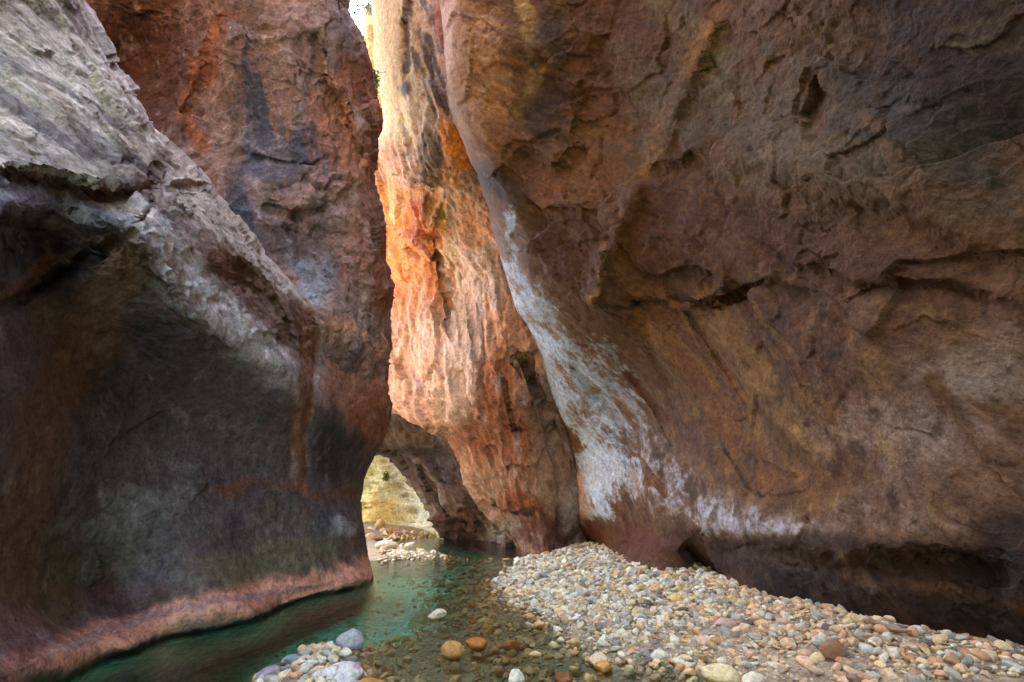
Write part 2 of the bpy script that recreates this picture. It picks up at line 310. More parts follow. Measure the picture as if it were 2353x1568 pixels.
# ---- left wall: behind the ridge ----------------------------------------------------------------
flB = (.2, .1, -.95)
def dispB(P, x, y):
    Q = stretch(P, flB, 2.); r = .12 * ridged(Q, .6, 5, .55) + .14 * fbm(P, .4, 2) + .06 * ridged(P + 3, 2., 5, .62) + .03 * fbm(P, 6, 4, .6)
    f1, _ = facets(stretch(P, flB, 1.6), 1.3, 3.); f2, _ = facets(P, .42, 7.); r = r * .75 + f1 * .5 + f2 * .45
    cr = np.abs(fbm(stretch(P, (1, .2, -.25), 3.) + 2, .5, 4)); r -= .04 * (1 - sstep(0, .02, cr))
    return r * sstep(1000, 820, y) * .85 + r * .15
def colB(P, x, y, d):
    pt = [('b', 330, 180, 150, 330, 10, (96, 66, 54), .95, .4), ('l', [(500, 40), (470, 160), (425, 240), (460, 330)], 22, (182, 112, 66), .7, .6),
      ('b', 560, 80, 90, 150, 0, (96, 74, 66), .7, .6), ('b', 720, 60, 110, 90, 20, (140, 118, 108), .7, .6),
      ('b', 830, 190, 40, 120, -15, (128, 76, 54), .9, .4), ('b', 800, 60, 30, 60, -20, (104, 96, 98), .7, .5),
      ('l', [(585, 180), (590, 300), (560, 420), (560, 500)], 36, (82, 86, 100), .9, .9), ('b', 660, 360, 100, 120, 10, (94, 96, 108), .8, 1.1),
      ('b', 705, 340, 34, 56, -15, (80, 84, 98), .9, .4), ('l', [(530, 200), (535, 330), (520, 450)], 20, (112, 92, 82), .6, .5),
      ('b', 800, 320, 90, 170, -15, (184, 128, 98), .85, .5), ('b', 740, 450, 100, 50, 25, (180, 150, 138), .8, .6), ('b', 610, 440, 60, 30, 20, (170, 140, 122), .6, .6),
      ('b', 720, 560, 110, 80, 25, (92, 76, 70), .75, 1.0), ('b', 640, 540, 60, 60, 25, (80, 78, 82), .7, .9), ('b', 840, 560, 60, 120, 0, (164, 116, 92), .8, .6),
      ('b', 720, 640, 60, 60, 0, (150, 158, 168), .8, .6), ('b', 820, 690, 80, 60, 20, (170, 138, 122), .8, .6), ('l', [(770, 745), (830, 765), (880, 800)], 22, (212, 160, 124), .85, .5),
      ('b', 895, 650, 24, 80, 0, (160, 94, 62), .9, .4), ('b', 860, 880, 50, 80, 0, (160, 110, 86), .8, .5)]
    col = paint((156, 126, 110), pt, P, x, y, flB, 34, 3)
    return weather(col, P, flB, 2.5, (134, 88, 68), (84, 86, 98), (200, 190, 186), .25, .6, .45, 1.2) * .98
ctrlB = [(800, 0, 13.2), (830, 60, 13.4), (870, 200, 13.5), (870, 330, 13.2), (890, 500, 12.6), (912, 650, 12.2), (903, 830, 11.9), (903, 930, 11.6), (860, 835, 11.1), (800, 772, 10.3), (740, 722, 9.6),
  (650, 650, 9.8), (700, 560, 10.6), (700, 430, 11.1), (600, 300, 11.4), (720, 300, 11.7), (700, 130, 12), (600, 60, 12), (450, 400, 10.6), (430, 240, 11.8), (350, 150, 13.), (280, 0, 12.6), (430, 60, 12.6), (500, 100, 11.7), (800, 400, 12.2), (820, 560, 11.8), (820, 690, 11.0),
  (300, -300, 13), (0, 0, 12), (0, 500, 10), (-900, 0, 11), (500, 600, 9.8), (700, -200, 13.4), (500, -700, 14), (0, -1500, 15), (-900, -1500, 12), (-900, 900, 9), (600, 900, 10), (880, 1000, 12), (700, 1100, 11.5)]
edgeB = [(-1500, -1500), (-1000, -900), (-400, -500), (200, -300), (600, -120), (760, -50), (788, -20), (797, 5), (812, 32), (828, 58), (842, 90), (852, 125), (862, 165), (870, 205), (878, 245), (884, 275), (882, 300), (872, 318), (869, 345), (864, 400), (866, 430), (878, 462), (893, 520), (896, 560), (893, 590), (905, 625), (913, 655), (910, 680), (902, 705), (899, 745), (903, 790), (901, 840), (896, 880), (903, 930), (880, 1000), (820, 1150)]
mB = rock_material('rear_rock', flB, 2., .035, .42)
sheet('canyon_wall', edgeB, -1, 700, 2400, -1500, 1150, ctrlB, colB, mB, dispB, flB, rnd=(60, lambda v: 1.5 * float(sstep(900, 780, v))), back=2.5,
      feats=[('groove', [(500, 20), (470, 170), (430, 260), (440, 360)], 16, .35), ('step', [(740, 60), (745, 180), (800, 290), (850, 400)], .45, 12, 70),
             ('groove', [(560, 350), (640, 372), (720, 380), (770, 350)], 3, .1), ('step', [(640, 540), (720, 470), (800, 440), (860, 430)], .25, 22, 90),
             ('groove', [(600, 465), (680, 500), (760, 480)], 8, .15), ('step', [(700, 620), (760, 560), (850, 560), (890, 600)], -.2, 20, 80)],
      label='tall reddish rock wall with blue grey stains rising behind the grey ridge on the left')

# ---- centre wall --------------------------------------------------------------------------------
flC = (.1, 0, -1)
def dispC(P, x, y):
    Q = stretch(P, flC, 5.); Q2 = stretch(P, flC, 2.)
    r = .34 * ridged(Q, .55, 4, .55) + .12 * ridged(stretch(P, flC, 2.8) + 3, 1.5, 4, .6) + .08 * ridged(Q2 + 9, 3., 4, .62) + .02 * fbm(P, 8, 3)
    f1, _ = facets(stretch(P, flC, 2.2), 1.5, 3.); f2, _ = facets(stretch(P, flC, 1.7), .5, 7.); r = r * .85 + f1 * .9 + f2 * .5
    lo = sstep(900, 1050, y); return r * (1 - .35 * lo) * sstep(880, 960, x + 80 * sstep(260, 460, y))
def colC(P, x, y, d):
    pt = [('b', 900, 150, 60, 300, 0, (222, 186, 126), .95, .5), ('b', 960, 200, 60, 200, -12, (196, 162, 116), .8, .6),
      ('l', [(928, 0), (928, 90), (924, 160)], 6, (58, 50, 46), .9, .4), ('b', 925, 200, 9, 22, 0, (62, 54, 50), .9, .5),
      ('l', [(950, 70), (975, 150), (1000, 235)], 11, (64, 50, 42), .9, .6), ('l', [(975, 80), (1010, 190), (1015, 250)], 9, (66, 50, 40), .85, .6), ('l', [(940, 110), (965, 200), (990, 270)], 5, (78, 60, 48), .8, .6), ('l', [(965, 0), (1000, 50), (1010, 110)], 10, (96, 92, 90), .7, .5), ('b', 1008, 40, 18, 60, 0, (168, 92, 60), .9, .4),
      ('b', 970, 380, 60, 55, 15, (92, 74, 54), .8, 1.2), ('b', 1000, 320, 36, 34, 20, (70, 54, 42), .8, .8), ('b', 905, 370, 40, 60, 0, (196, 148, 112), .8, .5), ('b', 1042, 335, 36, 80, -20, (238, 146, 44), .97, .4), ('b', 1000, 560, 30, 50, 0, (224, 128, 58), .85, .5), ('b', 960, 640, 80, 90, 0, (226, 150, 84), .6, .7), ('b', 1050, 450, 30, 60, -15, (226, 150, 70), .7, .5), ('b', 885, 500, 24, 90, 0, (236, 160, 82), .85, .4), ('b', 1030, 400, 30, 50, 0, (216, 150, 80), .8, .5),  # the orange blobs paint in the glow of bounced sunlight
      ('b', 930, 500, 70, 62, 0, (216, 128, 66), .97, .4), ('b', 890, 470, 36, 70, 0, (232, 172, 100), .9, .5), ('b', 950, 480, 24, 24, 0, (180, 84, 42), .8, .5), ('b', 948, 550, 40, 30, 0, (170, 84, 46), .85, .4),  # orange lobe, glow painted in here too
      ('b', 1010, 500, 20, 60, -10, (228, 178, 90), .8, .5), ('b', 1030, 470, 18, 60, 0, (190, 170, 130), .7, .5),
      ('b', 910, 610, 40, 60, 0, (228, 160, 94), .9, .5), ('b', 930, 680, 40, 60, 0, (214, 150, 104), .8, .6), ('b', 1100, 600, 80, 170, -12, (222, 190, 166), .9, .6), ('b', 1080, 520, 40, 60, -10, (220, 150, 100), .7, .6),
      ('b', 985, 600, 24, 90, 0, (206, 128, 76), .8, .5), ('l', [(1003, 560), (1006, 630), (1022, 700), (1030, 760)], 7, (84, 70, 48), .85, .5), ('l', [(1030, 560), (1040, 650), (1050, 760)], 14, (196, 172, 132), .7, .5),
      ('b', 980, 820, 80, 110, 10, (222, 186, 158), .85, .7), ('b', 1060, 860, 60, 130, 10, (218, 190, 164), .8, .8), ('b', 1160, 800, 70, 120, -10, (222, 158, 108), .85, .7), ('b', 1140, 900, 50, 120, -10, (178, 106, 62), .85, .5), ('l', [(1085, 700), (1100, 800), (1108, 880)], 10, (112, 84, 58), .6, .6),
      ('l', [(1185, 815), (1215, 860), (1240, 925)], 8, (76, 62, 40), .9, .4), ('l', [(1150, 860), (1165, 920), (1190, 1020)], 5, (104, 72, 44), .8, .5), ('l', [(1225, 940), (1262, 1030), (1268, 1090)], 5, (88, 82, 48), .8, .4),
      ('b', 1180, 1030, 130, 120, 20, (164, 104, 64), .92, .5), ('b', 1090, 1010, 60, 50, 20, (140, 84, 54), .8, .6), ('b', 1270, 1060, 40, 150, 0, (190, 150, 118), .85, .6), ('b', 1240, 1130, 50, 80, 0, (200, 152, 116), .7, .7),
      ('b', 940, 930, 50, 60, 30, (206, 170, 146), .7, .7), ('b', 1180, 1160, 90, 36, 8, (166, 92, 54), .85, .8), ('b', 1120, 1110, 50, 60, 10, (150, 118, 88), .7, .7), ('b', 1250, 1220, 120, 50, 0, (112, 66, 46), .92, .5), ('b', 1160, 1215, 24, 26, 30, (176, 160, 140), .8, .6),
      ('b', 1310, 1160, 24, 60, 0, (205, 180, 160), .8, .6)]
    pt = [(p[0],) + p[1:] for p in pt]
    col = paint((190, 150, 124), pt, P, x, y, flC, 16, 4)
    return weather(col, P, flC, 4, (168, 100, 62), (128, 114, 104), (226, 212, 196), .45, .35, .5, 1.3) * .72
ctrlC = [(852, 0, 21), (950, 0, 18.3), (1010, 0, 17.2), (950, 200, 17.8), (880, 262, 20.5), (1010, 250, 16.6), (950, 380, 17.6), (880, 350, 20.), (1050, 350, 16.4), (1100, 200, 16.6),
  (926, 480, 19), (880, 470, 21.4), (1020, 480, 17.9), (950, 540, 19), (1100, 500, 17.2), (900, 620, 23), (980, 620, 20.7), (950, 720, 21.4), (1050, 620, 18.9), (1150, 700, 17.3), (1100, 780, 17.5),
  (920, 850, 21.6), (1000, 870, 19.2), (943, 965, 20.8), (998, 965, 19.3), (1060, 940, 18.0), (1045, 1042, 19.6), (1059, 1117, 19.8), (1076, 1151, 19.8), (1150, 1050, 17.2), (1150, 870, 17.0), (1200, 900, 16.6), (1280, 1000, 16.9), (1280, 1100, 16.7),
  (1180, 1140, 17.0), (1250, 1180, 16.7), (1171, 1262, 18.6), b0(1230, 1273), (1300, 1262, 17.0), (1345, 1235, 17.6), (1300, 1320, 17.2), (1180, 1330, 18.6), (1430, 1000, 17.5), (1430, 600, 16.5), (1400, 200, 16.), (1400, 1300, 17.5), (800, 500, 25), (800, 900, 25), (850, -300, 21.5), (1000, -600, 19), (1300, -900, 17), (800, -900, 22)]
edgeC = [(900, -900), (870, -300), (853, -20), (855, 40), (859, 80), (857, 125), (863, 165), (872, 212), (881, 262), (882, 290), (860, 330), (820, 400), (800, 550), (800, 890), (850, 925), (903, 946), (925, 962), (945, 974), (985, 984), (1015, 990), (1028, 1002), (1038, 1022), (1046, 1045), (1052, 1080), (1060, 1117), (1078, 1152), (1110, 1190), (1140, 1220), (1156, 1238), (1171, 1262), (1176, 1340)]
mC = rock_material('sunny_rock', flC, 2.4, .045, .4, scale=.8)
sheet('canyon_wall', edgeC, 1, 560, 900, -900, 1340, ctrlC, colC, mC, dispC, flC, rnd=(40, .9), back=7.,
      feats=[('step', [(1016, 455), (966, 442), (926, 442), (885, 392), (860, 360)], -.9, 9, 200), ('step', [(1000, 540), (975, 560), (946, 568), (896, 540), (870, 520)], -.8, 8, 160)][:0] +
            [('step', [(860, 360), (885, 392), (926, 442), (966, 442), (1016, 455)], .9, 8, 60), ('step', [(870, 520), (896, 540), (946, 568), (975, 560), (1000, 530)], 1.0, 8, 70),
             ('groove', [(1015, 455), (1005, 520), (1000, 600), (1015, 700), (1035, 790)], 6, .3), ('groove', [(1040, 560), (1070, 700), (1090, 830)], 7, .15),
             ('groove', [(1185, 812), (1212, 858), (1245, 940)], 5, .18), ('groove', [(1150, 850), (1190, 1020)], 4, .14), ('groove', [(1250, 930), (1290, 1060), (1300, 1160)], 10, .35),
             ('step', [(1010, 985), (1070, 1010), (1110, 1035), (1150, 1030)], .35, 8, 60), ('step', [(1085, 1165), (1180, 1182), (1240, 1172)], .45, 8, 80), ('groove', [(924, 0), (928, 100), (924, 200)], 6, .15), ('groove', [(940, 760), (960, 840), (990, 900)], 14, .2)],
      yfine=(-20, 1300), label='sunlit orange and cream fluted rock wall in the middle of the gorge')

# ---- undercut rock beside the arch --------------------------------------------------------------
flK = (.5, 0, -.85)
def dispK(P, x, y): Q = stretch(P, flK, 3.); return .22 * ridged(Q, .45, 4, .55) + .08 * ridged(Q + 3, 1.6, 3) + facets(stretch(P, flK, 2.), 1.2, 3.)[0] + facets(P, .45, 5.)[0]
def colK(P, x, y, d):
    pt = [('b', 930, 1000, 70, 60, 0, (112, 96, 82), .9, .4), ('b', 1010, 1070, 40, 70, -30, (62, 58, 60), .9, .5), ('b', 940, 1060, 50, 50, 0, (80, 74, 72), .7, .5),
      ('l', [(930, 1104), (957, 1146), (990, 1190), (1022, 1236)], 9, (190, 176, 164), .9, .7), ('l', [(960, 1060), (985, 1110), (1010, 1160)], 7, (176, 166, 158), .8, .8), ('b', 1060, 1200, 70, 40, 0, (118, 84, 64), .9, .5), ('b', 1140, 1225, 20, 22, 20, (165, 155, 140), .7, .6)]
    return weather(paint((112, 92, 80), pt, P, x, y, flK, 14, 3), P, flK, 4, (112, 80, 64), (66, 66, 72), (160, 156, 152), .3, .6, .3) * (.38 + .34 * sstep(960, 1080, x))[:, None]  # darkened overall to paint in the shade of the recess
ctrlK = [(863, 1046, 25.5), (885, 1059, 25.5), (930, 1104, 25.3), (984, 1189, 25), b0(1021, 1238), b0(1100, 1240), b0(1150, 1255), (950, 1000, 24), (1000, 1100, 23.5), (1050, 1180, 23), (1150, 1150, 20.5), (1100, 950, 21.5), (800, 950, 26), (1250, 1200, 19), (1021, 1330, 24.7), (1250, 1330, 20), (700, 1000, 27)]
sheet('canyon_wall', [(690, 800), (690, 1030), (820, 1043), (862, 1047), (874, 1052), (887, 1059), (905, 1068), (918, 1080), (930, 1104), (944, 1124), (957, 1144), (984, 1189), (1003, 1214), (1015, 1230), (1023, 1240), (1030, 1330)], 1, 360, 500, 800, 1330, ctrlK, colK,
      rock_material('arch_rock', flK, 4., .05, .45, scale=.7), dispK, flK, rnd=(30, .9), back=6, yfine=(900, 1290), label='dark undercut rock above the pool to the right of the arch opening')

# ---- far sunlit cliff ---------------------------------------------------------------------------
def dispE(P, x, y): Q = stretch(P, flC, 3.); return .4 * ridged(Q, .3, 5, .6) + .12 * ridged(P, 1.3, 4) + 1.2 * facets(P, 2.2, 3.)[0] + 1.2 * facets(P, .8, 5.)[0]
def colE(P, x, y, d):
    pt = [('b', 840, 100, 60, 160, 0, (232, 190, 128), .95, .4), ('b', 900, 1130, 70, 80, 0, (188, 182, 150), .7, .8), ('b', 860, 1190, 50, 60, 0, (206, 176, 96), .8, .8), ('l', [(893, 1060), (930, 1130), (975, 1200)], 13, (205, 208, 196), .9, .6), ('l', [(880, 1060), (912, 1120), (930, 1170)], 5, (120, 100, 60), .7, .6), ('b', 940, 1200, 26, 20, 0, (214, 204, 180), .7, .5), ('b', 900, 1222, 100, 12, 0, (160, 130, 70), .7, .8)]
    return weather(paint((206, 214, 168), pt, P, x, y, flC, 12, 2), P, flC, 2, (190, 160, 92), (128, 134, 118), (240, 240, 220), .3, .35, .4, .8)
ctrlE = [(848, 0, 29), (860, 200, 29), (700, 400, 31), (1100, 0, 29), (840, 1100, 31), (900, 1060, 30.5), (900, 1150, 30), (950, 1180, 29), (870, 1222, 29.5), (940, 1228, 28.5), (1020, 1236, 26), (1100, 1240, 27), (1100, 1000, 29), (500, 1230, 33), (500, 900, 34), (1000, 1300, 27), (500, 1300, 32), (800, -500, 33), (1300, -300, 30)]
sheet('far_cliff', [(930, -500), (870, -80), (850, -10), (843, 18), (836, 40), (826, 62), (812, 95), (815, 300), (840, 500), (840, 800), (700, 950), (500, 1000), (400, 1300)], 1, 300, 1100, -500, 1300, ctrlE, colE,
      rock_material('far_rock', flC, 2., .08, .45, scale=.5), dispE, flC, rnd=(30, 1.5), back=6, yfine=(-20, 1260), label='pale yellow sunlit cliff seen through the arch and at the top gap')

# ---- right wall ---------------------------------------------------------------------------------
flD = (.62, -.35, -.72)
def dispD(P, x, y):
    up = sstep(800, 550, y - .25 * (x - 1400)); near = sstep(1300, 2300, x)
    Q = stretch(P, flD, 3.); r = .12 * fbm(P, .35, 2) + .09 * ridged(Q, .7, 4, .55) * (1 - .4 * near)
    r += (.035 + .055 * up) * ridged(stretch(P, flD, 1.8) + 3, 1.7, 5, .62) * (1 - .35 * near) + .025 * ridged(Q + 6, 3.4, 3, .6) + (.004 + .014 * up) * fbm(P, 7, 4, .6)
    f1, _ = facets(stretch(P, flD, 1.7), 1.5, 3.); f2, _ = facets(stretch(P, flD, 1.6), .5, 7.); f3, _ = facets(P, .2, 2.); cal = sstep(-.25, .25, fbm(P, .3, 3)); r = r * .55 + (f1 * .5 + f2 * (.15 + .45 * cal) + f3 * .4 * cal) * (.3 + .7 * up)
    r += .22 * fbm(stretch(P, flD, 3.5) + 14, .55, 3) + .035 * ridged(stretch(P, flD, 2.4) + 61, 2.2, 5, .6) * sstep(1700, 1400, x) * sstep(450, 600, y)
    cr = np.abs(fbm(stretch(P, (.8, -.3, -.5), 2.5) + 12, .42, 4)); r -= .008 * (1 - sstep(0, .018, cr))
    pits = sstep(.38, .5, fbm(P + 30, 2.2, 3)); r -= .03 * pits * sstep(900, 1000, y) * sstep(1500, 1700, x)
    return r * (.35 + .65 * sstep(0, 90, np.hypot(x - np.interp(y, EY, EX), 0)))
edgeD = [(2700, -1900), (2300, -1000), (1550, -350), (1200, -130), (1010, -40), (1011, 0), (1014, 60), (1018, 100), (1020, 170), (1026, 215), (1030, 250), (1040, 275), (1052, 300), (1062, 330), (1080, 372), (1096, 408), (1108, 445), (1116, 480), (1130, 520), (1140, 560), (1150, 600), (1163, 650), (1180, 700), (1190, 725), (1208, 748), (1222, 780), (1240, 830), (1255, 880), (1275, 930), (1298, 975), (1312, 1010), (1322, 1060), (1328, 1120), (1330, 1180), (1336, 1215), (1345, 1240), (1350, 1262), (1355, 1300), (1360, 1700)]
EY = [p[1] for p in edgeD]; EX = [p[0] for p in edgeD]
def colD(P, x, y, d):
    W = (158, 172, 182)
    pt = [('b', 1090, 180, 90, 230, -10, (178, 138, 92), .9, .8), ('b', 1030, 60, 22, 120, 0, (190, 150, 126), .8, .5), ('l', [(1200, 0), (1215, 80), (1250, 140), (1230, 190), (1200, 260)], 26, (186, 156, 98), .8, .7),
      ('b', 1260, 260, 80, 90, 20, (78, 70, 66), .9, .4), ('b', 1260, 100, 50, 90, 0, (92, 88, 88), .7, .6), ('b', 1400, 420, 140, 200, -20, (152, 118, 78), .8, .8), ('b', 1160, 300, 60, 40, 30, (150, 112, 74), .8, .8),
      ('b', 1120, 420, 60, 40, 40, (84, 70, 66), .8, .5), ('b', 1170, 440, 60, 40, 30, (92, 86, 86), .6, .5), ('b', 1250, 440, 50, 40, 0, (160, 104, 58), .7, .7),
      ('l', [(1500, 0), (1620, 90), (1640, 220)], 38, (150, 136, 104), .7, .9), ('l', [(1640, 20), (1560, 170), (1480, 380)], 22, (172, 126, 66), .8, .7), ('b', 1540, 250, 110, 90, 20, (110, 104, 94), .6, 1.1),
      ('b', 1290, 560, 120, 90, 20, (110, 80, 60), .85, .5), ('b', 1600, 540, 230, 130, 15, (112, 80, 58), .92, .4), ('b', 1950, 620, 330, 100, 18, (106, 76, 54), .85, .5),
      ('b', 1850, 300, 330, 150, 10, (120, 112, 98), .6, 1.3), ('b', 2200, 150, 280, 300, 0, (66, 56, 54), .9, .6), ('b', 2150, 330, 200, 90, 20, (100, 98, 100), .5, 1.3),  # the dark top right blob paints in the falloff of light
      ('b', 1480, 800, 200, 130, 50, (122, 100, 84), .7, .8), ('l', [(1480, 700), (1620, 900), (1740, 1100)], 46, (146, 106, 66), .7, .9), ('l', [(1600, 700), (1760, 900), (1880, 1060)], 34, (160, 128, 84), .75, .8), ('l', [(1720, 700), (1860, 860), (1960, 1000)], 30, (150, 110, 70), .6, .8),
      ('l', [(1740, 700), (1900, 860), (2000, 960)], 26, (118, 92, 84), .6, .8), ('b', 1540, 1010, 90, 90, 50, (118, 94, 90), .7, .9), ('b', 1850, 780, 150, 100, 40, (112, 80, 60), .7, .6),
      ('b', 2100, 960, 200, 110, 10, (150, 128, 118), .75, .8), ('b', 2250, 850, 120, 100, 0, (158, 136, 122), .7, .8), ('l', [(2140, 880), (2210, 980), (2290, 1100), (2353, 1150)], 22, (110, 80, 44), .85, .5), ('b', 1990, 1100, 150, 60, 0, (104, 82, 62), .7, .9),
      ('b', 1850, 1100, 120, 80, 20, (148, 112, 72), .7, .8), ('b', 2000, 1200, 180, 60, 0, (142, 122, 110), .6, .9),
      ('l', [(1170, 560), (1210, 700), (1300, 860), (1380, 1000), (1380, 1120)], 60, (150, 138, 132), .55, .9), ('l', [(1380, 860), (1480, 1000), (1620, 1150), (1800, 1220)], 60, (150, 132, 122), .5, .9), ('b', 2120, 1030, 260, 110, 8, (164, 142, 130), .4, .9), ('b', 1800, 1215, 160, 36, 8, (172, 158, 150), .55, .8), ('b', 2290, 900, 90, 70, 0, (166, 144, 132), .35, .9),
      ('v', [(1172, 480), (1172, 560), (1192, 630), (1215, 690)], 20, W, .85, .05), ('v', [(1163, 610), (1200, 700), (1240, 790), (1280, 890), (1310, 960)], 30, W, .95, .15),
      ('v', [(1215, 690), (1290, 790), (1360, 900), (1420, 1000)], 56, W, .95, .0), ('v', [(1290, 760), (1380, 800), (1460, 880), (1515, 950)], 36, W, .85, -.08), ('v', [(1340, 880), (1390, 960), (1430, 1060)], 95, W, .9, .02),
      ('v', [(1365, 980), (1375, 1080), (1370, 1150)], 62, (190, 206, 214), .9, .16), ('l', [(1325, 1100), (1340, 1200)], 20, (206, 170, 146), .6, .6), ('v', [(1430, 930), (1500, 1060), (1600, 1160), (1760, 1230)], 64, (170, 168, 172), .7, -.02), ('v', [(1400, 1090), (1520, 1140), (1640, 1195), (1760, 1225)], 54, (180, 170, 164), .6, .0),
      ('v', [(1690, 1195), (1760, 1212), (1860, 1222)], 30, (188, 180, 174), .55, .0), ('v', [(1720, 1270), (1790, 1300), (1850, 1310)], 24, (176, 168, 166), .8, .05), ('l', [(1450, 1040), (1490, 1080), (1540, 1140)], 7, (128, 84, 52), .85, .6), ('l', [(1658, 1018), (1700, 1075), (1735, 1135)], 5, (62, 44, 32), .85, .4), ('l', [(1436, 866), (1480, 910), (1530, 965)], 13, (112, 72, 50), .9, .5),
      ('v', [(2000, 1120), (2100, 1000), (2250, 1000), (2353, 1060)], 90, (150, 132, 128), .6, -.1), ('v', [(1900, 1180), (2050, 1190), (2200, 1190)], 50, (156, 142, 136), .6, -.05), ('v', [(1750, 330), (1950, 380), (2150, 420)], 100, (140, 132, 122), .5, -.12), ('v', [(1440, 120), (1480, 260), (1500, 360)], 60, (150, 136, 110), .5, -.1),
      ('l', [(1370, 560), (1376, 640), (1366, 700)], 9, (176, 140, 104), .7, .6), ('l', [(1395, 688), (1480, 694), (1560, 714), (1640, 706), (1700, 668), (1760, 648)], 5, (50, 38, 32), .8, .6), ('l', [(1700, 545), (1800, 600), (1900, 690), (2000, 770)], 3, (56, 42, 34), .6, .8), ('l', [(1545, 700), (1600, 780), (1700, 900)], 7, (156, 108, 58), .7, .8), ('l', [(1690, 690), (1760, 760), (1850, 870)], 4, (64, 48, 38), .7, .6), ('l', [(1600, 540), (1700, 600), (1800, 640)], 10, (136, 106, 86), .4, .8),
      ('b', 1450, 1250, 140, 50, 8, (116, 72, 52), .95, .4), ('l', [(1560, 1240), (1660, 1310), (1800, 1360)], 40, (96, 76, 70), .7, .7), ('l', [(1680, 1275), (1850, 1270), (2050, 1300), (2360, 1330)], 55, (66, 52, 44), .85, .5), ('l', [(1800, 1350), (2100, 1410), (2400, 1480)], 55, (50, 40, 36), .92, .3), ('b', 2300, 1280, 160, 130, 0, (58, 46, 42), .9, .4)]  # dark bands along the foot: shade of the undercut painted in
    col = paint((128, 100, 76), pt, P, x, y, flD, 32, 5)
    reg = sstep(1350, 1500, x) * sstep(2250, 2000, x) * sstep(560, 700, y) * sstep(1250, 1150, y); q = fbm(stretch(P, flD, 9) + 3, 2.4, 5, .6)
    m = (sstep(.12, .4, q) * reg * .42)[:, None]; col = col * (1 - m) + lin((176, 140, 84)) * m; m = (sstep(-.1, -.4, q) * reg * .6)[:, None]; col = col * (1 - m) + lin((74, 56, 44)) * m
    return weather(col, P, flD, 4, (136, 90, 56), (88, 86, 88), (176, 160, 138), .3, .35, .28, 1.2) * np.array([.58, .45, .29]) ** (1 - sstep(.15, .36, col.mean(1)))[:, None]
ctrlD = [(1005, -50, 15), (1020, 150, 15), (1040, 280, 14.7), (1100, 430, 14.6), (1160, 620, 15), (1230, 800, 15.5), (1290, 960, 16), (1325, 1080, 16.4), (1332, 1200, 16.6), (1345, 1240, 17.5), (1390, 1262, 15.5), (1440, 1302, 12), (1520, 1324, 10), (1590, 1322, 10.1), (1660, 1340, 8.9), (1740, 1372, 7.7), (1900, 1417, 6.3), (2100, 1462, 5.3), (2353, 1517, 4.5),
  (1400, 1000, 14.6), (1400, 1150, 14.2), (1480, 1220, 11.9), (1600, 1230, 9.7), (1600, 1000, 10.8), (1750, 1220, 7.7), (1750, 900, 8.6), (2000, 1270, 5.5), (2000, 1100, 5.8), (2000, 800, 6.0), (2353, 1350, 4.3), (2353, 1000, 4.6), (2353, 500, 4.6), (2353, 0, 4.5),
  (1700, 600, 8.4), (1700, 200, 8.2), (1700, -50, 7.9), (2000, 400, 5.9), (2000, 0, 5.8), (1450, 650, 11.4), (1450, 250, 10.8), (1450, 0, 10.6), (1250, 400, 12.7), (1200, 100, 12.9), (1250, 680, 13.7), (1340, 780, 13.4), (1260, 250, 12.9),
  (1450, 1500, 12.4), (1700, 1550, 8.8), (2353, 1700, 4.8), (1360, 1400, 17), (3000, 1500, 3.2), (3000, 700, 3.5), (3000, 0, 3.2), (3800, 1500, 2.4), (3800, 0, 2.8), (1700, -600, 7.2), (1100, -500, 14), (1300, -1500, 10), (2400, -600, 4.2), (2400, -1500, 4.2), (3800, -1000, 3.5)]
mD = rock_material('right_rock', flD, 2.4, .02, .36)
sheet('canyon_wall', edgeD, 1, 1380, 2800, -1900, 1700, ctrlD, colD, mD, dispD, flD, rnd=(70, lambda v: 1.3 * float(sstep(1000, 850, v)) + .2), back=7.,
      feats=[('step', [(1395, 685), (1480, 690), (1560, 712), (1640, 705), (1700, 665), (1780, 640), (1900, 690)], .22, 7, 130), ('groove', [(1520, 690), (1600, 706), (1660, 694), (1720, 660)], 5, .12),
             ('step', [(1700, 540), (1820, 610), (1980, 650), (2200, 660), (2353, 720)], .15, 10, 80), ('step', [(1640, 360), (1760, 400), (1880, 470), (2040, 480), (2250, 580), (2353, 640)], .16, 30, 150),
             ('step', [(1380, 60), (1420, 230), (1490, 390), (1560, 380), (1640, 330)], .25, 14, 120), ('groove', [(1370, 560), (1372, 640), (1365, 700)], 18, -.35), ('groove', [(1480, 390), (1420, 520), (1372, 660)], 26, -.25),
             ('groove', [(1640, 20), (1580, 160), (1500, 370)], 22, -.16), ('groove', [(1200, 40), (1240, 150), (1300, 260)], 16, .15), ('step', [(1180, 330), (1260, 390), (1330, 330), (1320, 200)], .3, 20, 120),
             ('groove', [(2140, 870), (2200, 970), (2290, 1080), (2353, 1140)], 14, -.05), ('groove', [(1658, 1018), (1700, 1075), (1735, 1135)], 3, .06), ('groove', [(1448, 1042), (1490, 1082), (1545, 1145)], 5, -.12),
             ('groove', [(1560, 700), (1640, 820), (1720, 930)], 6, .08), ('groove', [(1720, 700), (1800, 770), (1870, 850)], 5, .06), ('groove', [(1460, 720), (1520, 860), (1600, 960)], 14, .1), ('groove', [(1620, 720), (1760, 930), (1860, 1060)], 16, -.1),
             ('step', [(1350, 1208), (1460, 1208), (1560, 1232), (1640, 1240), (1750, 1250), (1900, 1290), (2353, 1300)], .25, 30, 120), ('groove', [(1570, 1250), (1610, 1300), (1660, 1345)], 14, .9),
             ('groove', [(1300, 830), (1400, 940), (1480, 1060)], 12, .2), ('groove', [(1440, 860), (1500, 940), (1560, 1040)], 8, .14), ('groove', [(1730, 1060), (1760, 1070), (1790, 1092)], 6, .06)],
      yfine=(-20, 1560), label='huge brown overhanging rock wall with white mineral veil filling the right side')

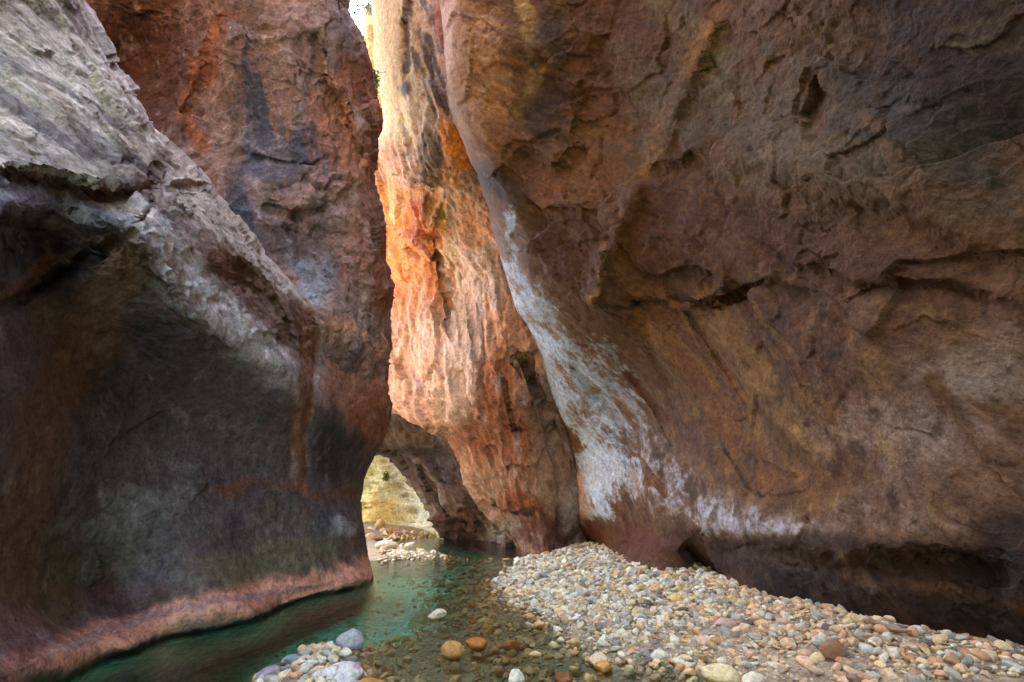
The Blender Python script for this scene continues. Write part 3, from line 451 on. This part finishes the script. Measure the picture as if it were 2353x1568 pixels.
# ---- unseen rock slabs added around the gorge (out of the picture, to keep the light out) -------------------
def slab(name, x0, x1, y0, y1, z0, z1, mat):
    V = np.array([(x, y, z) for x in (x0, x1) for y in (y0, y1) for z in (z0, z1)], float)
    Fq = np.array([(0, 1, 3, 2), (4, 6, 7, 5), (0, 4, 5, 1), (2, 3, 7, 6), (0, 2, 6, 4), (1, 5, 7, 3)])
    o = link(name, mesh_np(name, V, Fq, mat, np.repeat(lin((110, 86, 66))[None], 8, 0), smooth=False))
    return tag(o, 'added unseen brown rock slab that keeps light out of the gorge', 'rock wall', None, 'structure')
slab('light_blocker', -30, -3, -12, -7, -2, 37, mD)
slab('light_blocker', 3.4, 30, -12, -7, -2, 37, mD)
slab('light_blocker', 6.2, 30, -7.2, 3, -2, 30, mD)
slab('light_blocker', -30, -5.6, -7.2, 1.2, -2, 30, mA)
slab('light_blocker', 0.5, 6.5, -12.3, 2.6, 9, 37, mD)
slab('light_blocker', -30, -6.4, 13.2, 14.6, -2, 27, mA)
# unseen sunny slope added round the left corner: its bounce is what makes the middle wall glow
su, sv = np.meshgrid(np.linspace(0, 1, 70), np.linspace(0, 1, 90)); y_ = 14.7 + 13.3 * su; x_ = -5.2 - (y_ - 14) * .36 - sv * 15
Ps = np.stack([x_, y_, -1 + sv * 15], -1).reshape(-1, 3); Ps += np.array([.5, 0, .8]) * (.5 * ridged(Ps, .3, 5))[:, None]
ix = np.arange(70 * 90).reshape(90, 70)
tag(link('bounce_slope', mesh_np('bounce_slope', Ps, np.stack([ix[:-1, :-1], ix[1:, :-1], ix[1:, 1:], ix[:-1, 1:]], -1).reshape(-1, 4), mC, np.repeat(lin((142, 130, 116))[None], len(Ps), 0))), None, None, None, 'structure')

# ------------------------------------------------------------------ river bed, water, stones
bed_pts = []
def bp(x, y, h): p = G(x, y, min(h, 1.2) if h > 0 else 0); bed_pts.append((p[0], p[1], h))
for x, y in [(1233, 1279), (1185, 1310), (1160, 1336), (1185, 1365), (1218, 1377), (1244, 1403), (1302, 1459), (1333, 1480), (1417, 1511), (1537, 1516), (1640, 1540), (1720, 1568)]: bp(x, y, 0.015)
for x, y, h in [(1300, 1300, .08), (1345, 1250, .3), (1390, 1275, .2), (1440, 1310, .2), (1350, 1340, .1), (1350, 1400, .1), (1450, 1420, .13), (1520, 1335, .2), (1600, 1335, .22), (1600, 1450, .17), (1740, 1385, .25), (1750, 1500, .17), (1900, 1430, .27), (1950, 1530, .22), (2100, 1480, .27), (2300, 1530, .28), (2400, 1600, .28), (1700, 1460, .2),
    (1100, 1330, -.16), (1080, 1400, -.15), (1200, 1450, -.1), (1280, 1520, -.1), (1150, 1520, -.13), (1000, 1500, -.14), (1000, 1420, -.2), (950, 1568, -.12), (1400, 1550, -.06), (1250, 1568, -.09), (900, 1500, -.16), (1550, 1550, -.03),
    (850, 1385, -.5), (700, 1440, -.55), (500, 1500, -.55), (300, 1560, -.55), (850, 1350, -.5), (940, 1350, -.45), (930, 1400, -.4), (820, 1440, -.35), (650, 1490, -.35), (520, 1540, -.4), (350, 1600, -.5), (980, 1310, -.35), (1060, 1300, -.25),
    (1060, 1287, -.09), (1150, 1288, -.06), (1000, 1283, -.05), (1100, 1262, -.4), (1050, 1250, -.45), (1150, 1270, -.4), (960, 1240, -.25),
    (900, 1266, .08), (940, 1268, .07), (865, 1285, .03), (880, 1290, -.02), (870, 1250, .15), (850, 1225, .3), (870, 1213, .45), (910, 1222, .25), (980, 1272, .03), (940, 1290, -.12),
    (798, 1497, .03), (740, 1530, .06), (700, 1520, .05), (620, 1555, .05), (800, 1550, .06), (760, 1590, .07), (560, 1600, .04), (850, 1530, -.08), (700, 1488, -.05), (600, 1520, -.12)]: bp(x, y, h)
for q in [(-6, 4, -.6), (-6, 14, -.5), (-9, 30, .6), (8, 5, .3), (8, 14, .4), (4, 20, .3), (3, 30, -.3), (0, 2, -.1), (3, 2, .25), (-3, 2, -.5), (0, -4, 0), (6, -4, .2), (-5, -4, -.5), (-15, 45, .8), (8, 45, .5), (-3, 30, .1)]: bed_pts.append(q)
bpn = np.array(bed_pts); bedf = tps(bpn[:, :2], bpn[:, 2], 2e-3, 5.)
def bed(x, y): return np.clip(bedf(np.asarray(x, float), np.asarray(y, float)), -1.3, 1.2)
gx = np.concatenate([np.arange(-16, -6, .3), np.arange(-6, 6, .05), np.arange(6, 16, .3)]); gy = np.concatenate([np.arange(-45, -8, 1.5), np.arange(-8, 3, .3), np.arange(3, 18, .05), np.arange(18, 32, .12), np.arange(32, 60, .5)])
BX, BY = np.meshgrid(gx, gy); BZ = bed(BX, BY); Pb = np.stack([BX, BY, BZ], -1).reshape(-1, 3)
n_ = fbm(Pb, 1.6, 4); Pb[:, 2] += .03 * n_ + .012 * fbm(Pb, 9, 3)
# ---- silt and gravel colours of the bed: pale silt in the deep channel, greened and brightened to paint in lit water, dark fine gravel on the bars
zz = Pb[:, 2]; deep = sstep(-.22, -.42, zz); cb = lin((124, 128, 92))[None] * (1 - deep[:, None]) + lin((186, 236, 206))[None] * deep[:, None]
dry = sstep(-.02, .04, zz); cb = cb * (1 - dry[:, None]) + lin((178, 160, 130))[None] * dry[:, None]
bar = np.exp(-(((Pb[:, 0] + 1.9) / 1.1) ** 2 + ((Pb[:, 1] - 5.6) / 1.0) ** 2)) * dry; cb = cb * (1 - bar[:, None]) + lin((84, 84, 86))[None] * bar[:, None]
cb *= (1 + .5 * fbm(Pb, 3.1, 5, .7))[:, None]
ny, nx = BX.shape; idx = np.arange(nx * ny).reshape(ny, nx); Fb = np.stack([idx[:-1, :-1], idx[:-1, 1:], idx[1:, 1:], idx[1:, :-1]], -1).reshape(-1, 4)
mBed = rock_material('gravel_ground', (1, 0, 0), 1., .03, .5, .8, 2.2)
tag(link('riverbed', mesh_np('riverbed', Pb, Fb, mBed, cb)), None, None, None, 'structure')

# water: a closed body whose top is the rippled surface
def water_material():
    N = NT('stream_water'); tc = N.n('ShaderNodeTexCoord'); mp = N.n('ShaderNodeMapping'); N.l(tc.outputs['Object'], mp.inputs[0]); mp.inputs['Scale'].default_value = (1, 1, 1)
    a = N.noise(mp.outputs[0], 5, 4, .6, .6); b = N.noise(mp.outputs[0], 17, 3, .6, .4); h = N.math('ADD', N.math('MULTIPLY', a.outputs[0], 1.), N.math('MULTIPLY', b.outputs[0], .25))
    bu = N.n('ShaderNodeBump'); bu.inputs['Distance'].default_value = .02; bu.inputs['Strength'].default_value = .8; N.l(h, bu.inputs['Height'])
    fr = N.n('ShaderNodeFresnel'); fr.inputs[0].default_value = 1.33; N.l(bu.outputs[0], fr.inputs['Normal'])
    tr = N.n('ShaderNodeBsdfTransparent'); tr.inputs[0].default_value = (.97, .985, .975, 1)
    gl = N.n('ShaderNodeBsdfGlossy'); gl.inputs['Roughness'].default_value = .04; N.l(bu.outputs[0], gl.inputs['Normal'])
    mx = N.n('ShaderNodeMixShader'); N.l(fr.outputs[0], mx.inputs[0]); N.l(tr.outputs[0], mx.inputs[1]); N.l(gl.outputs[0], mx.inputs[2]); N.l(mx.outputs[0], N.out.inputs[0])
    va = N.n('ShaderNodeVolumeAbsorption'); va.inputs[0].default_value = (.02, .86, .68, 1); va.inputs[1].default_value = .42; N.l(va.outputs[0], N.out.inputs['Volume'])
    return N.m
wx = np.arange(-14, 14.01, .07); wy = np.concatenate([np.arange(-6, 3, .5), np.arange(3, 16, .07), np.arange(16, 50, .25)])
WX, WY = np.meshgrid(wx, wy); Pw = np.stack([WX, WY, WX * 0], -1).reshape(-1, 3)
shal = np.exp(-np.abs(bed(Pw[:, 0], Pw[:, 1]) + .06) / .12)
Pw[:, 2] = .0025 * fbm(Pw * [1, .7, 1], 3.2, 3) + shal * .012 * fbm(Pw * [1, .6, 1] + 4, 5.5, 3)
ny, nx = WX.shape; idx = np.arange(nx * ny).reshape(ny, nx); Fw = [np.stack([idx[:-1, :-1], idx[:-1, 1:], idx[1:, 1:], idx[1:, :-1]], -1).reshape(-1, 4)]
low = Pw.copy(); low[:, 2] = -2.2; nW = len(Pw)
lc = idx + nW
bd = np.concatenate([idx[0, :], idx[1:, -1], idx[-1, -2::-1], idx[-2:0:-1, 0]]); bd2 = np.roll(bd, -1)
Vw = np.concatenate([Pw, Pw[bd] * [1, 1, 0] + [0, 0, -2.2]]); k0 = nW + np.arange(len(bd)); k1 = np.roll(k0, -1)
Fw.append(np.stack([bd, k0, k1, bd2], -1)); Fw = np.concatenate(Fw)
me = mesh_np('water', Vw, Fw, water_material())
import bmesh
bm_ = bmesh.new(); bm_.from_mesh(me); bm_.verts.ensure_lookup_table()
bm_.faces.new([bm_.verts[i] for i in k0[::-1]]); bm_.to_mesh(me); bm_.free()
tag(link('water', me), 'clear green stream water running along the foot of the left wall', 'water', None, 'structure')

# ---- stones
def ico(sub):
    b = bmesh.new(); bmesh.ops.create_icosphere(b, subdivisions=sub, radius=1); b.verts.ensure_lookup_table()
    V = np.array([v.co[:] for v in b.verts]); Fc = np.array([[v.index for v in f.verts] for f in b.faces]); b.free(); return V, Fc
ICO = {s: ico(s) for s in (2, 3, 4, 5)}
def stone_shape(sub, seed, flat=.62, facet=.5, rough=1.):
    V, Fc = ICO[sub]; r = np.random.default_rng(seed); off = r.uniform(0, 50, 3)
    V = V.copy()
    for _ in range(int(7 * facet + 3)):                     # worn flats
        d = r.normal(size=3); d /= np.linalg.norm(d); c = r.uniform(.5, .88); h = V @ d; V -= np.maximum(h - c, 0)[:, None] * d * (.92 if facet > .6 else .6)
    V *= (1 + .16 * fbm(V + off, .9, 2) + .045 * rough * fbm(V + off, 3.2, 3))[:, None]
    s = np.array([1, r.uniform(.62, .95), flat * r.uniform(.75, 1.15)]); V = V * s
    return V / np.abs(V[:, :2]).max(), Fc
def stone_material():
    N = NT('river_stone'); tc = N.n('ShaderNodeTexCoord'); at = N.n('ShaderNodeAttribute', attribute_name='col'); ge = N.n('ShaderNodeNewGeometry')
    o = ge.outputs['Position']; n1 = N.noise(o, 22, 7, .7, .4); n2 = N.noise(o, 90, 5, .7); vo = N.noise(o, 9, 3, .5, 1.5)
    c = N.mixc('MULTIPLY', 1, at.outputs['Color'], N.ramp(n1.outputs[0], [(.3, (.62, .6, .57)), (.5, (1, 1, 1)), (.7, (1.25, 1.22, 1.18))]))
    c = N.mixc('MULTIPLY', .8, c, N.ramp(n2.outputs[0], [(.35, (.66, .65, .62)), (.5, (1, 1, 1)), (.7, (1.12, 1.12, 1.12))]))
    sx = N.n('ShaderNodeSeparateXYZ'); N.l(o, sx.inputs[0])
    zz = N.math('ADD', sx.outputs[2], N.math('MULTIPLY', vo.outputs[0], .02))
    mr = N.n('ShaderNodeMapRange'); mr.inputs[1].default_value = .025; mr.inputs[2].default_value = .045; mr.inputs[3].default_value = 1; mr.inputs[4].default_value = 0; N.l(zz, mr.inputs[0])
    c = N.mixc('MULTIPLY', mr.outputs[0], c, (.66, .55, .36))      # wet, algae stained foot
    b = N.n('ShaderNodeBsdfPrincipled'); N.l(c, b.inputs['Base Color'])
    N.l(N.math('MULTIPLY_ADD', mr.outputs[0], -.45, .78), b.inputs['Roughness'])
    bu = N.n('ShaderNodeBump'); bu.inputs['Distance'].default_value = .008; N.l(N.math('ADD', n1.outputs[0], N.math('MULTIPLY', n2.outputs[0], .3)), bu.inputs['Height']); N.l(bu.outputs[0], b.inputs['Normal'])
    N.l(b.outputs[0], N.out.inputs[0]); return N.m
mS = stone_material()
CREAM = [(206, 202, 186), (190, 188, 176), (212, 206, 190), (180, 178, 162), (174, 176, 170), (198, 190, 168)]
GREY = [(168, 168, 156), (148, 148, 140), (180, 180, 168), (126, 128, 120)]
OCHRE = [(200, 184, 144), (192, 170, 124), (182, 160, 120)]
PINK = [(204, 170, 138), (190, 150, 116), (174, 138, 104), (198, 176, 150), (206, 180, 140)]
DARK = [(96, 92, 86), (116, 104, 92)]
WET = [(146, 144, 106), (130, 130, 96), (156, 140, 90), (122, 126, 100), (150, 154, 124), (160, 126, 74), (112, 114, 92), (170, 168, 136)]
def pick(x, y, z):
    u = rng.random()
    if z < -.35: return (168, 190, 150)
    if z < -.02 - .06 * rng.random(): return tuple(np.array(WET[rng.integers(len(WET))]) * (1.22 if z > -.12 else 1.1))
    if y > 13: pr = ((CREAM, .62), (PINK, .22), (GREY, .16))
    elif x > .38 * y - .2 + rng.normal() * .35: pr = ((PINK, .52), (OCHRE, .16), (CREAM, .16), (GREY, .10), (DARK, .06))  # stone mix shifts with place to paint in a tint of the light
    else: pr = ((CREAM, .48), (GREY, .22), (OCHRE, .22), (PINK, .04), (DARK, .04))
    for L_, p in pr:
        u -= p
        if u <= 0: return L_[rng.integers(len(L_))]
    return CREAM[0]
# candidate places: one in view of the camera, not under a wall
cand = []
def halton(i, b):
    f, r = 1, 0
    while i: f /= b; r += f * (i % b); i //= b
    return r
LX = [0, 150, 300, 480, 600, 700, 800, 866, 880, 1020, 1100, 1171, 1230, 1345, 1390, 1440, 1520, 1590, 1740, 1900, 2100, 2353, 2500]   # foot of the walls in view
LY = [1650, 1558, 1495, 1440, 1415, 1370, 1347, 1330, 1215, 1236, 1238, 1260, 1266, 1228, 1240, 1276, 1292, 1290, 1335, 1378, 1420, 1470, 1500]
def fill(n, xr, yr, rmin, rmax, pw, dens_wet=.5):
    h2 = np.array([halton(i, 2) for i in range(1, n)]); h3 = np.array([halton(i, 3) for i in range(1, n)])
    X = xr[0] + (xr[1] - xr[0]) * h2 + rng.normal(size=n - 1) * .02; Y = yr[0] + (yr[1] - yr[0]) * h3 + rng.normal(size=n - 1) * .02; Z = bed(X, Y)
    px, py, t = proj(np.stack([X, Y, np.maximum(Z, 0)], -1)); ok = (t > .5) & (px > -60) & (px < 2420) & (py < 1640) & (py > np.interp(px, LX, LY))
    ok &= (Z > -.03) | (rng.random(n - 1) < np.where(Z > -.13, min(1, dens_wet * 1.5), dens_wet * .8)); sandy = fbm(np.stack([X, Y, X * 0], -1), .9, 3); ok &= (sandy < .22) | (rmax < .04) | (Z < 0) | (rng.random(n - 1) < .35); ok &= (Z > -.4) | (rng.random(n - 1) < .15)
    R_ = (rmin + (rmax - rmin) * rng.random(n - 1) ** pw) * np.where(Y > 9, 1.25, 1)
    for k in np.nonzero(ok)[0]: cand.append((X[k], Y[k], float(Z[k]), R_[k]))
fill(15000, (-4.5, 6.5), (4.4, 12), .020, .082, 2.2, .5)
fill(16000, (-4.5, 6.5), (4.4, 10), .009, .024, 1.2, .25)
fill(3800, (-4.5, 5.5), (12, 19), .03, .09, 1.8, .4)
fill(2200, (-9, 2), (19, 32), .05, .16, 2.2, .4)

shapes2 = [stone_shape(2, 100 + i, .5, .8) for i in range(20)]; shapes3 = [stone_shape(3, 100 + i, .42 + .3 * ((i * 7) % 5) / 4, .45 + .5 * (i % 3 > 0)) for i in range(28)]
cand.sort(key=lambda c: -c[3] / c[1])
def rotm(a, tx, ty):
    ca, sa = math.cos(a), math.sin(a); Rz = np.array([[ca, -sa, 0], [sa, ca, 0], [0, 0, 1]])
    cx, sx_ = math.cos(tx), math.sin(tx); Rx = np.array([[1, 0, 0], [0, cx, -sx_], [0, sx_, cx]]); cy_, sy = math.cos(ty), math.sin(ty); Ry = np.array([[cy_, 0, sy], [0, 1, 0], [-sy, 0, cy_]])
    return Rz @ Rx @ Ry
NIND = 300; merged = {True: [], False: []}; fo = 0; vo_l = []; fa_l = []; co_l = []; base = 0; shape_cache = {}
nd = 0
for i, (x, y, z, r) in enumerate(cand):
    c = pick(x, y, z); jit = rng.uniform(.82, 1.12); a, tx, ty = rng.uniform(0, 6.28), rng.normal() * .35, rng.normal() * .35; dz = r * rng.uniform(.0, .5) if r > .03 else r * .2
    if i < NIND:
        si = rng.integers(len(shapes3)); ci = tuple(c); key = (si, ci); ci = np.minimum(np.array(ci, float), 235)
        if key not in shape_cache:
            V, Fc = shapes3[si]; shape_cache[key] = mesh_np('stone', V, Fc, mS, np.repeat(np.minimum(lin(ci) * 1.45 * np.array([1.08, 1, .84]), .92)[None], len(V), 0), tri=True)
        o = link('river_stone', shape_cache[key]); o.location = (x, y, z + dz); o.scale = (r, r, r); o.rotation_euler = (tx, ty, a)
        if z < -.02: tag(o, 'rounded brownish stone on the bed of the shallow clear stream', 'stone', 'stones on the shallow bed of the stream')
        else: tag(o, 'rounded pale river stone lying among many others on the dry pebble bank', 'stone', 'stones of the pebble bank at the foot of the right wall')
    else:
        V, Fc = shapes3[rng.integers(28)] if (r / y > .006) else shapes2[rng.integers(20)]
        V = (V * r) @ rotm(a, tx, ty).T + np.array([x, y, z + dz]); vo_l.append(V); fa_l.append(Fc + base); base += len(V); co_l.append(np.repeat(np.minimum(lin(c) * jit * 1.45 * np.array([1.08, 1, .84]), .92)[None], len(V), 0))
tag(link('pebbles', mesh_np('pebbles', np.concatenate(vo_l), np.concatenate(fa_l), mS, np.concatenate(co_l), tri=True)), 'countless small rounded pebbles covering the bank and the stream bed', 'pebbles', None, 'stuff')

def big_stone(px, py, wpx, asp, col, label, seed, h=0., flat=.7, sub=4, facet=.5, rot=0, sink=.3, cat='stone', yasp=.8, tilt=(0, 0), group=None, name='river_stone', rough=1.):
    """stone whose middle foot is at px,py and which is wpx wide; h = height of the ground it lies on"""
    g = G(px, py, h); t = tg(px, py, h); rx = wpx / 2 / FPX * t
    V, Fc = stone_shape(sub, seed, 1., facet, rough); V = V / np.abs(V).max(0)
    V = V * [rx, rx * yasp, rx * asp]; V = V @ rotm(rot, *tilt).T; V[:, 2] += rx * asp * (1 - 2 * sink)
    cols = np.repeat(np.minimum(lin(col) * 1.2 * np.array([1.06, 1, .86]), .95)[None], len(V), 0) * (1 + .25 * fbm(V / rx + seed, 1.3, 4))[:, None]
    if label.find('vein') > 0: m = (1 - sstep(.01, .05, np.abs(fbm(V / rx + 3, .8, 3))))[:, None] * .7; cols = cols * (1 - m) + lin((170, 110, 84)) * m
    o = link(name, mesh_np(name, V, Fc, mS, cols, tri=True)); o.location = g + np.array([0, rx * yasp * .6, 0])
    return tag(o, label, cat, group)
big_stone(1003, 1424, 47, .62, (226, 214, 190), 'pale flat topped stone standing alone in mid stream', 1, facet=.9, rot=.2)
big_stone(1038, 1512, 56, .85, (196, 150, 84), 'round orange brown stone with a pale top in the middle of the stream', 2, sub=5, facet=.2)
big_stone(1090, 1490, 56, .55, (178, 112, 44), 'flat rusty brown stone just behind the round orange one', 3, facet=.7, rot=-.4)
big_stone(1176, 1495, 50, .5, (170, 104, 40), 'rusty brown stone lying under the water right of the two orange ones', 4, h=-.07, facet=.7)
big_stone(798, 1498, 66, .9, (168, 176, 180), 'smooth round grey boulder at the tip of the small gravel bar', 5, sub=5, facet=.15, sink=.25)
big_stone(768, 1590, 150, .50, (206, 208, 208), 'largest pale grey boulder with a thin red vein at the bottom edge', 6, sub=5, facet=.4, rot=.5, yasp=.62, tilt=(0, -.2))
big_stone(606, 1572, 66, .66, (156, 148, 164), 'lilac grey oval boulder at the left end of the gravel bar', 7, sub=5, facet=.15, tilt=(0, -.3))
big_stone(850, 1590, 70, .5, (176, 130, 64), 'amber brown stone wedged right of the largest pale boulder', 8, facet=.3)
for k, (px, py, wd, c, lb) in enumerate([(704, 1492, 24, (170, 182, 186), 'small blue grey stone at the back corner of the gravel bar'), (727, 1490, 27, (206, 200, 184), 'cream stone left of the round grey boulder on the bar'), (752, 1494, 20, (186, 184, 176), 'tiny pale stone touching the round grey boulder'),
      (722, 1520, 42, (216, 206, 186), 'pale oval stone in the centre of the small gravel bar'), (690, 1512, 22, (196, 190, 172), 'small cream pebble between the two blue grey stones'), (668, 1522, 40, (138, 156, 172), 'blue grey slanting stone above the lilac boulder'),
      (655, 1545, 36, (120, 138, 156), 'dark blue grey stone right of the lilac boulder'), (700, 1545, 40, (130, 148, 160), 'slate blue flat stone behind the largest boulder'), (760, 1518, 36, (196, 190, 172), 'flat cream stone in front of the round grey boulder'),
      (765, 1530, 26, (128, 138, 150), 'small slate stone right of the pale oval stone'), (655, 1560, 26, (206, 202, 184), 'small cream stone in front of the dark blue grey one'), (590, 1585, 22, (150, 190, 200), 'pale turquoise grey pebble left of the lilac boulder'),
      (775, 1500, 16, (210, 204, 190), 'little white pebble against the foot of the round grey boulder'), (682, 1532, 22, (200, 196, 186), 'whitish pebble beside the centre stone of the bar')]):
    big_stone(px, py + 4, wd, .62, c, lb, 20 + k, h=.03, facet=.6, rot=k * .7, yasp=.8, sink=.35)
for k, (px, py, wd, a, c, lb) in enumerate([(1185, 1572, 44, .9, (226, 220, 200), 'round white stone at the bottom edge in the shallow water'), (1376, 1530, 56, .6, (220, 206, 170), 'cream oval stone at the water edge behind the ochre one'), (1390, 1542, 50, .5, (206, 160, 88), 'ochre yellow oval stone in front of the cream one'),
      (1665, 1572, 84, .6, (222, 206, 158), 'large pale yellow stone at the bottom edge of the bank'), (1740, 1578, 60, .6, (214, 210, 190), 'whitish stone right of the large pale yellow stone'), (1240, 1442, 34, .55, (206, 176, 120), 'pale orange stone on the tip of the bank edge'),
      (1560, 1387, 38, .75, (214, 184, 110), 'yellow stone sticking up in the middle of the bank'), (1672, 1440, 52, .45, (200, 170, 152), 'flat pinkish stone on the upper right bank'), (1475, 1322, 22, .9, (176, 140, 70), 'brown yellow round stone tucked under the rock overhang'), (1300, 1568, 56, .4, (186, 130, 60), 'amber submerged stone near the bottom centre'),
      (1230, 1510, 30, .5, (216, 196, 150), 'pale yellow low stone in the shallows beside the bank'), (1925, 1505, 64, .7, (150, 112, 82), 'big brown stone on the right part of the bank'), (1490, 1390, 26, .5, (98, 98, 96), 'small dark stone in the middle of the pale bank')]):
    hh = float(bed(*G(px, py, .1)[:2]))
    big_stone(px, py, wd, a, c, lb, 60 + k, h=max(hh, 0) if px != 1300 else -.06, facet=.5, rot=k * .9, yasp=.8)
big_stone(885, 1262, 54, .50, (206, 204, 196), 'left one of two pale boulders on the far gravel spit', 91, h=.1, facet=.6, rot=.2, sub=5)
big_stone(936, 1266, 48, .58, (204, 198, 182), 'right one of two pale boulders on the far gravel spit', 92, h=.08, facet=.9, rot=-.3, tilt=(0, -.35), sub=5)
big_stone(872, 1214, 24, 1.2, (176, 164, 132), 'upright pointed boulder standing against the yellow cliff beyond the arch', 93, h=.45, facet=.9, tilt=(0, .35))
big_stone(866, 1242, 26, .35, (120, 84, 70), 'low reddish brown stone behind the left pale boulder', 94, h=.16)
for k, (px, py, wd, h) in enumerate([(852, 1222, 26, .3), (880, 1222, 22, .3), (905, 1222, 26, .25), (930, 1226, 20, .15), (850, 1236, 24, .25), (1000, 1228, 26, .1), (1020, 1236, 16, .02), (970, 1228, 16, .1)]):
    big_stone(px, py, wd, .6, (206, 200, 180), 'one of the pale stones scattered at the foot of the cliff beyond the arch', 110 + k, h=h, facet=.7, rot=k, group='pale stones beyond the arch')

# ---- driftwood stick under the overhang
def tube(name, pts, rad, mat, col, n=10):
    V = []; pts = np.array(pts, float)
    for i, p in enumerate(pts):
        d = pts[min(i + 1, len(pts) - 1)] - pts[max(i - 1, 0)]; d /= np.linalg.norm(d); a = np.cross(d, [0, 0, 1]); a /= np.linalg.norm(a); b = np.cross(a, d)
        for k in range(n): th = k / n * 2 * math.pi; V.append(p + rad[i] * (a * math.cos(th) + b * math.sin(th)))
    V = np.array(V); F4 = [(i * n + k, i * n + (k + 1) % n, (i + 1) * n + (k + 1) % n, (i + 1) * n + k) for i in range(len(pts) - 1) for k in range(n)]
    return mesh_np(name, V, np.array(F4), mat, np.repeat(lin(col)[None], len(V), 0))
a = G(1985, 1430, .33); b = G(2095, 1452, .33); pts = [a + (b - a) * f + [0, 0, .012 * math.sin(7 * f)] for f in np.linspace(0, 1, 12)]
mW = rock_material('driftwood', tuple((b - a) / np.linalg.norm(b - a)), 12, .01, .5, .8, 4)
o = link('driftwood_stick', tube('driftwood_stick', pts, [.008, .028, .032, .03, .034, .03, .028, .03, .024, .02, .018, .006], mW, (150, 124, 98)))
tag(o, 'weathered grey brown stick lying along the foot of the right wall', 'stick')

# ---- plants
def leaf_material(name, c):
    N = NT(name); at = N.n('ShaderNodeAttribute', attribute_name='col'); b = N.n('ShaderNodeBsdfPrincipled'); N.l(at.outputs['Color'], b.inputs['Base Color']); b.inputs['Roughness'].default_value = .6
    tl = N.n('ShaderNodeBsdfTranslucent'); N.l(at.outputs['Color'], tl.inputs[0]); mx = N.n('ShaderNodeMixShader'); mx.inputs[0].default_value = .35; N.l(b.outputs[0], mx.inputs[1]); N.l(tl.outputs[0], mx.inputs[2]); N.l(mx.outputs[0], N.out.inputs[0]); return N.m
mL = leaf_material('leaf', None)
def leaves(name, centre, rad, n, size, col, parent=None, hang=0., blobs=1):
    r = np.random.default_rng(int(abs(centre[0] * 97 + centre[2] * 13)) + n); V = []; Fl = []; cl = []
    bc = r.normal(size=(blobs, 3)) * rad * .6
    for i in range(n):
        p = bc[i % blobs] + r.normal(size=3) * rad * (.45 if blobs > 1 else .5); p[2] -= hang * r.random(); d = r.normal(size=3); d /= np.linalg.norm(d); e = np.cross(d, r.normal(size=3)); e /= np.linalg.norm(e); s = size * r.uniform(.6, 1.3)
        k = len(V); V += [p, p + d * s * .5 + e * s * .28, p + d * s, p + d * s * .5 - e * s * .28]; Fl.append((k, k + 1, k + 2, k + 3)); c = lin(col) * r.uniform(.5, 1.5); cl += [c] * 4
    o = link(name, mesh_np(name, np.array(V), np.array(Fl), mL, np.array(cl), smooth=False)); o.parent = parent
    if parent is None: o.location = centre
    return o
def twigs(name, c, tips, r0, parent):
    Vs, Fs, k = [], [], 0
    for tp in tips:
        m = tube('t', [np.zeros(3), np.array(tp) * .5 + [0, 0, .02], np.array(tp)], [r0, r0 * .7, r0 * .3], mW, (90, 74, 58), 5); n = len(m.vertices); co = np.zeros(n * 3); m.vertices.foreach_get('co', co)
        Vs.append(co.reshape(-1, 3)); Fs.append(np.array([p.vertices[:] for p in m.polygons]) + k); k += n; bpy.data.meshes.remove(m)
    V = np.concatenate(Vs); o = link(name, mesh_np(name, V, np.concatenate(Fs), mW, np.repeat(lin((90, 74, 58))[None], len(V), 0))); o.parent = parent; return o
def plant(px, py, t, rad, n, size, col, label, cat, name, hang=0, blobs=1, wood=.02, thick=.5):
    e = bpy.data.objects.new(name, None); C.objects.link(e); e.location = unproj(px, py, t); tag(e, label, cat)
    leaves('foliage', (px, 0, py), np.array([rad, rad * thick, rad]), n, size, col, e, hang, blobs)
    r = np.random.default_rng(n); twigs('stem', None, [r.normal(size=3) * rad * .7 - [0, 0, hang * .5] for _ in range(5)], wood, e); return e
plant(1196, 812, 16.6, .10, 260, .05, (96, 116, 40), 'small green tuft of leaves growing on the orange rock face', 'plant', 'rock_plant', .05, 1, .008)
plant(861, 160, 19.0, .20, 700, .10, (84, 120, 60), 'green creeper hanging down the pale rock edge at the top gap', 'plant', 'hanging_plant', 2.2, 1, .02)
plant(790, 10, 13.6, .16, 60, .08, (60, 84, 60), 'dark leafy sprig on the left rim of the sky gap', 'shrub', 'rim_shrub', 0, 3, .01)
plant(815, 30, 13.8, .16, 60, .07, (80, 100, 76), 'second thin sprig lower on the left rim of the sky gap', 'shrub', 'rim_shrub', 0, 3, .01)
plant(846, 12, 28, .5, 500, .14, (110, 126, 90), 'hazy green bush on the sunlit cliff top against the sky', 'shrub', 'rim_shrub', 0, 4, .03)
plant(887, 1092, 28.8, .16, 260, .1, (92, 108, 30), 'dark green clump on the yellow cliff seen through the arch', 'plant', 'rock_plant', .4, 1, .02)
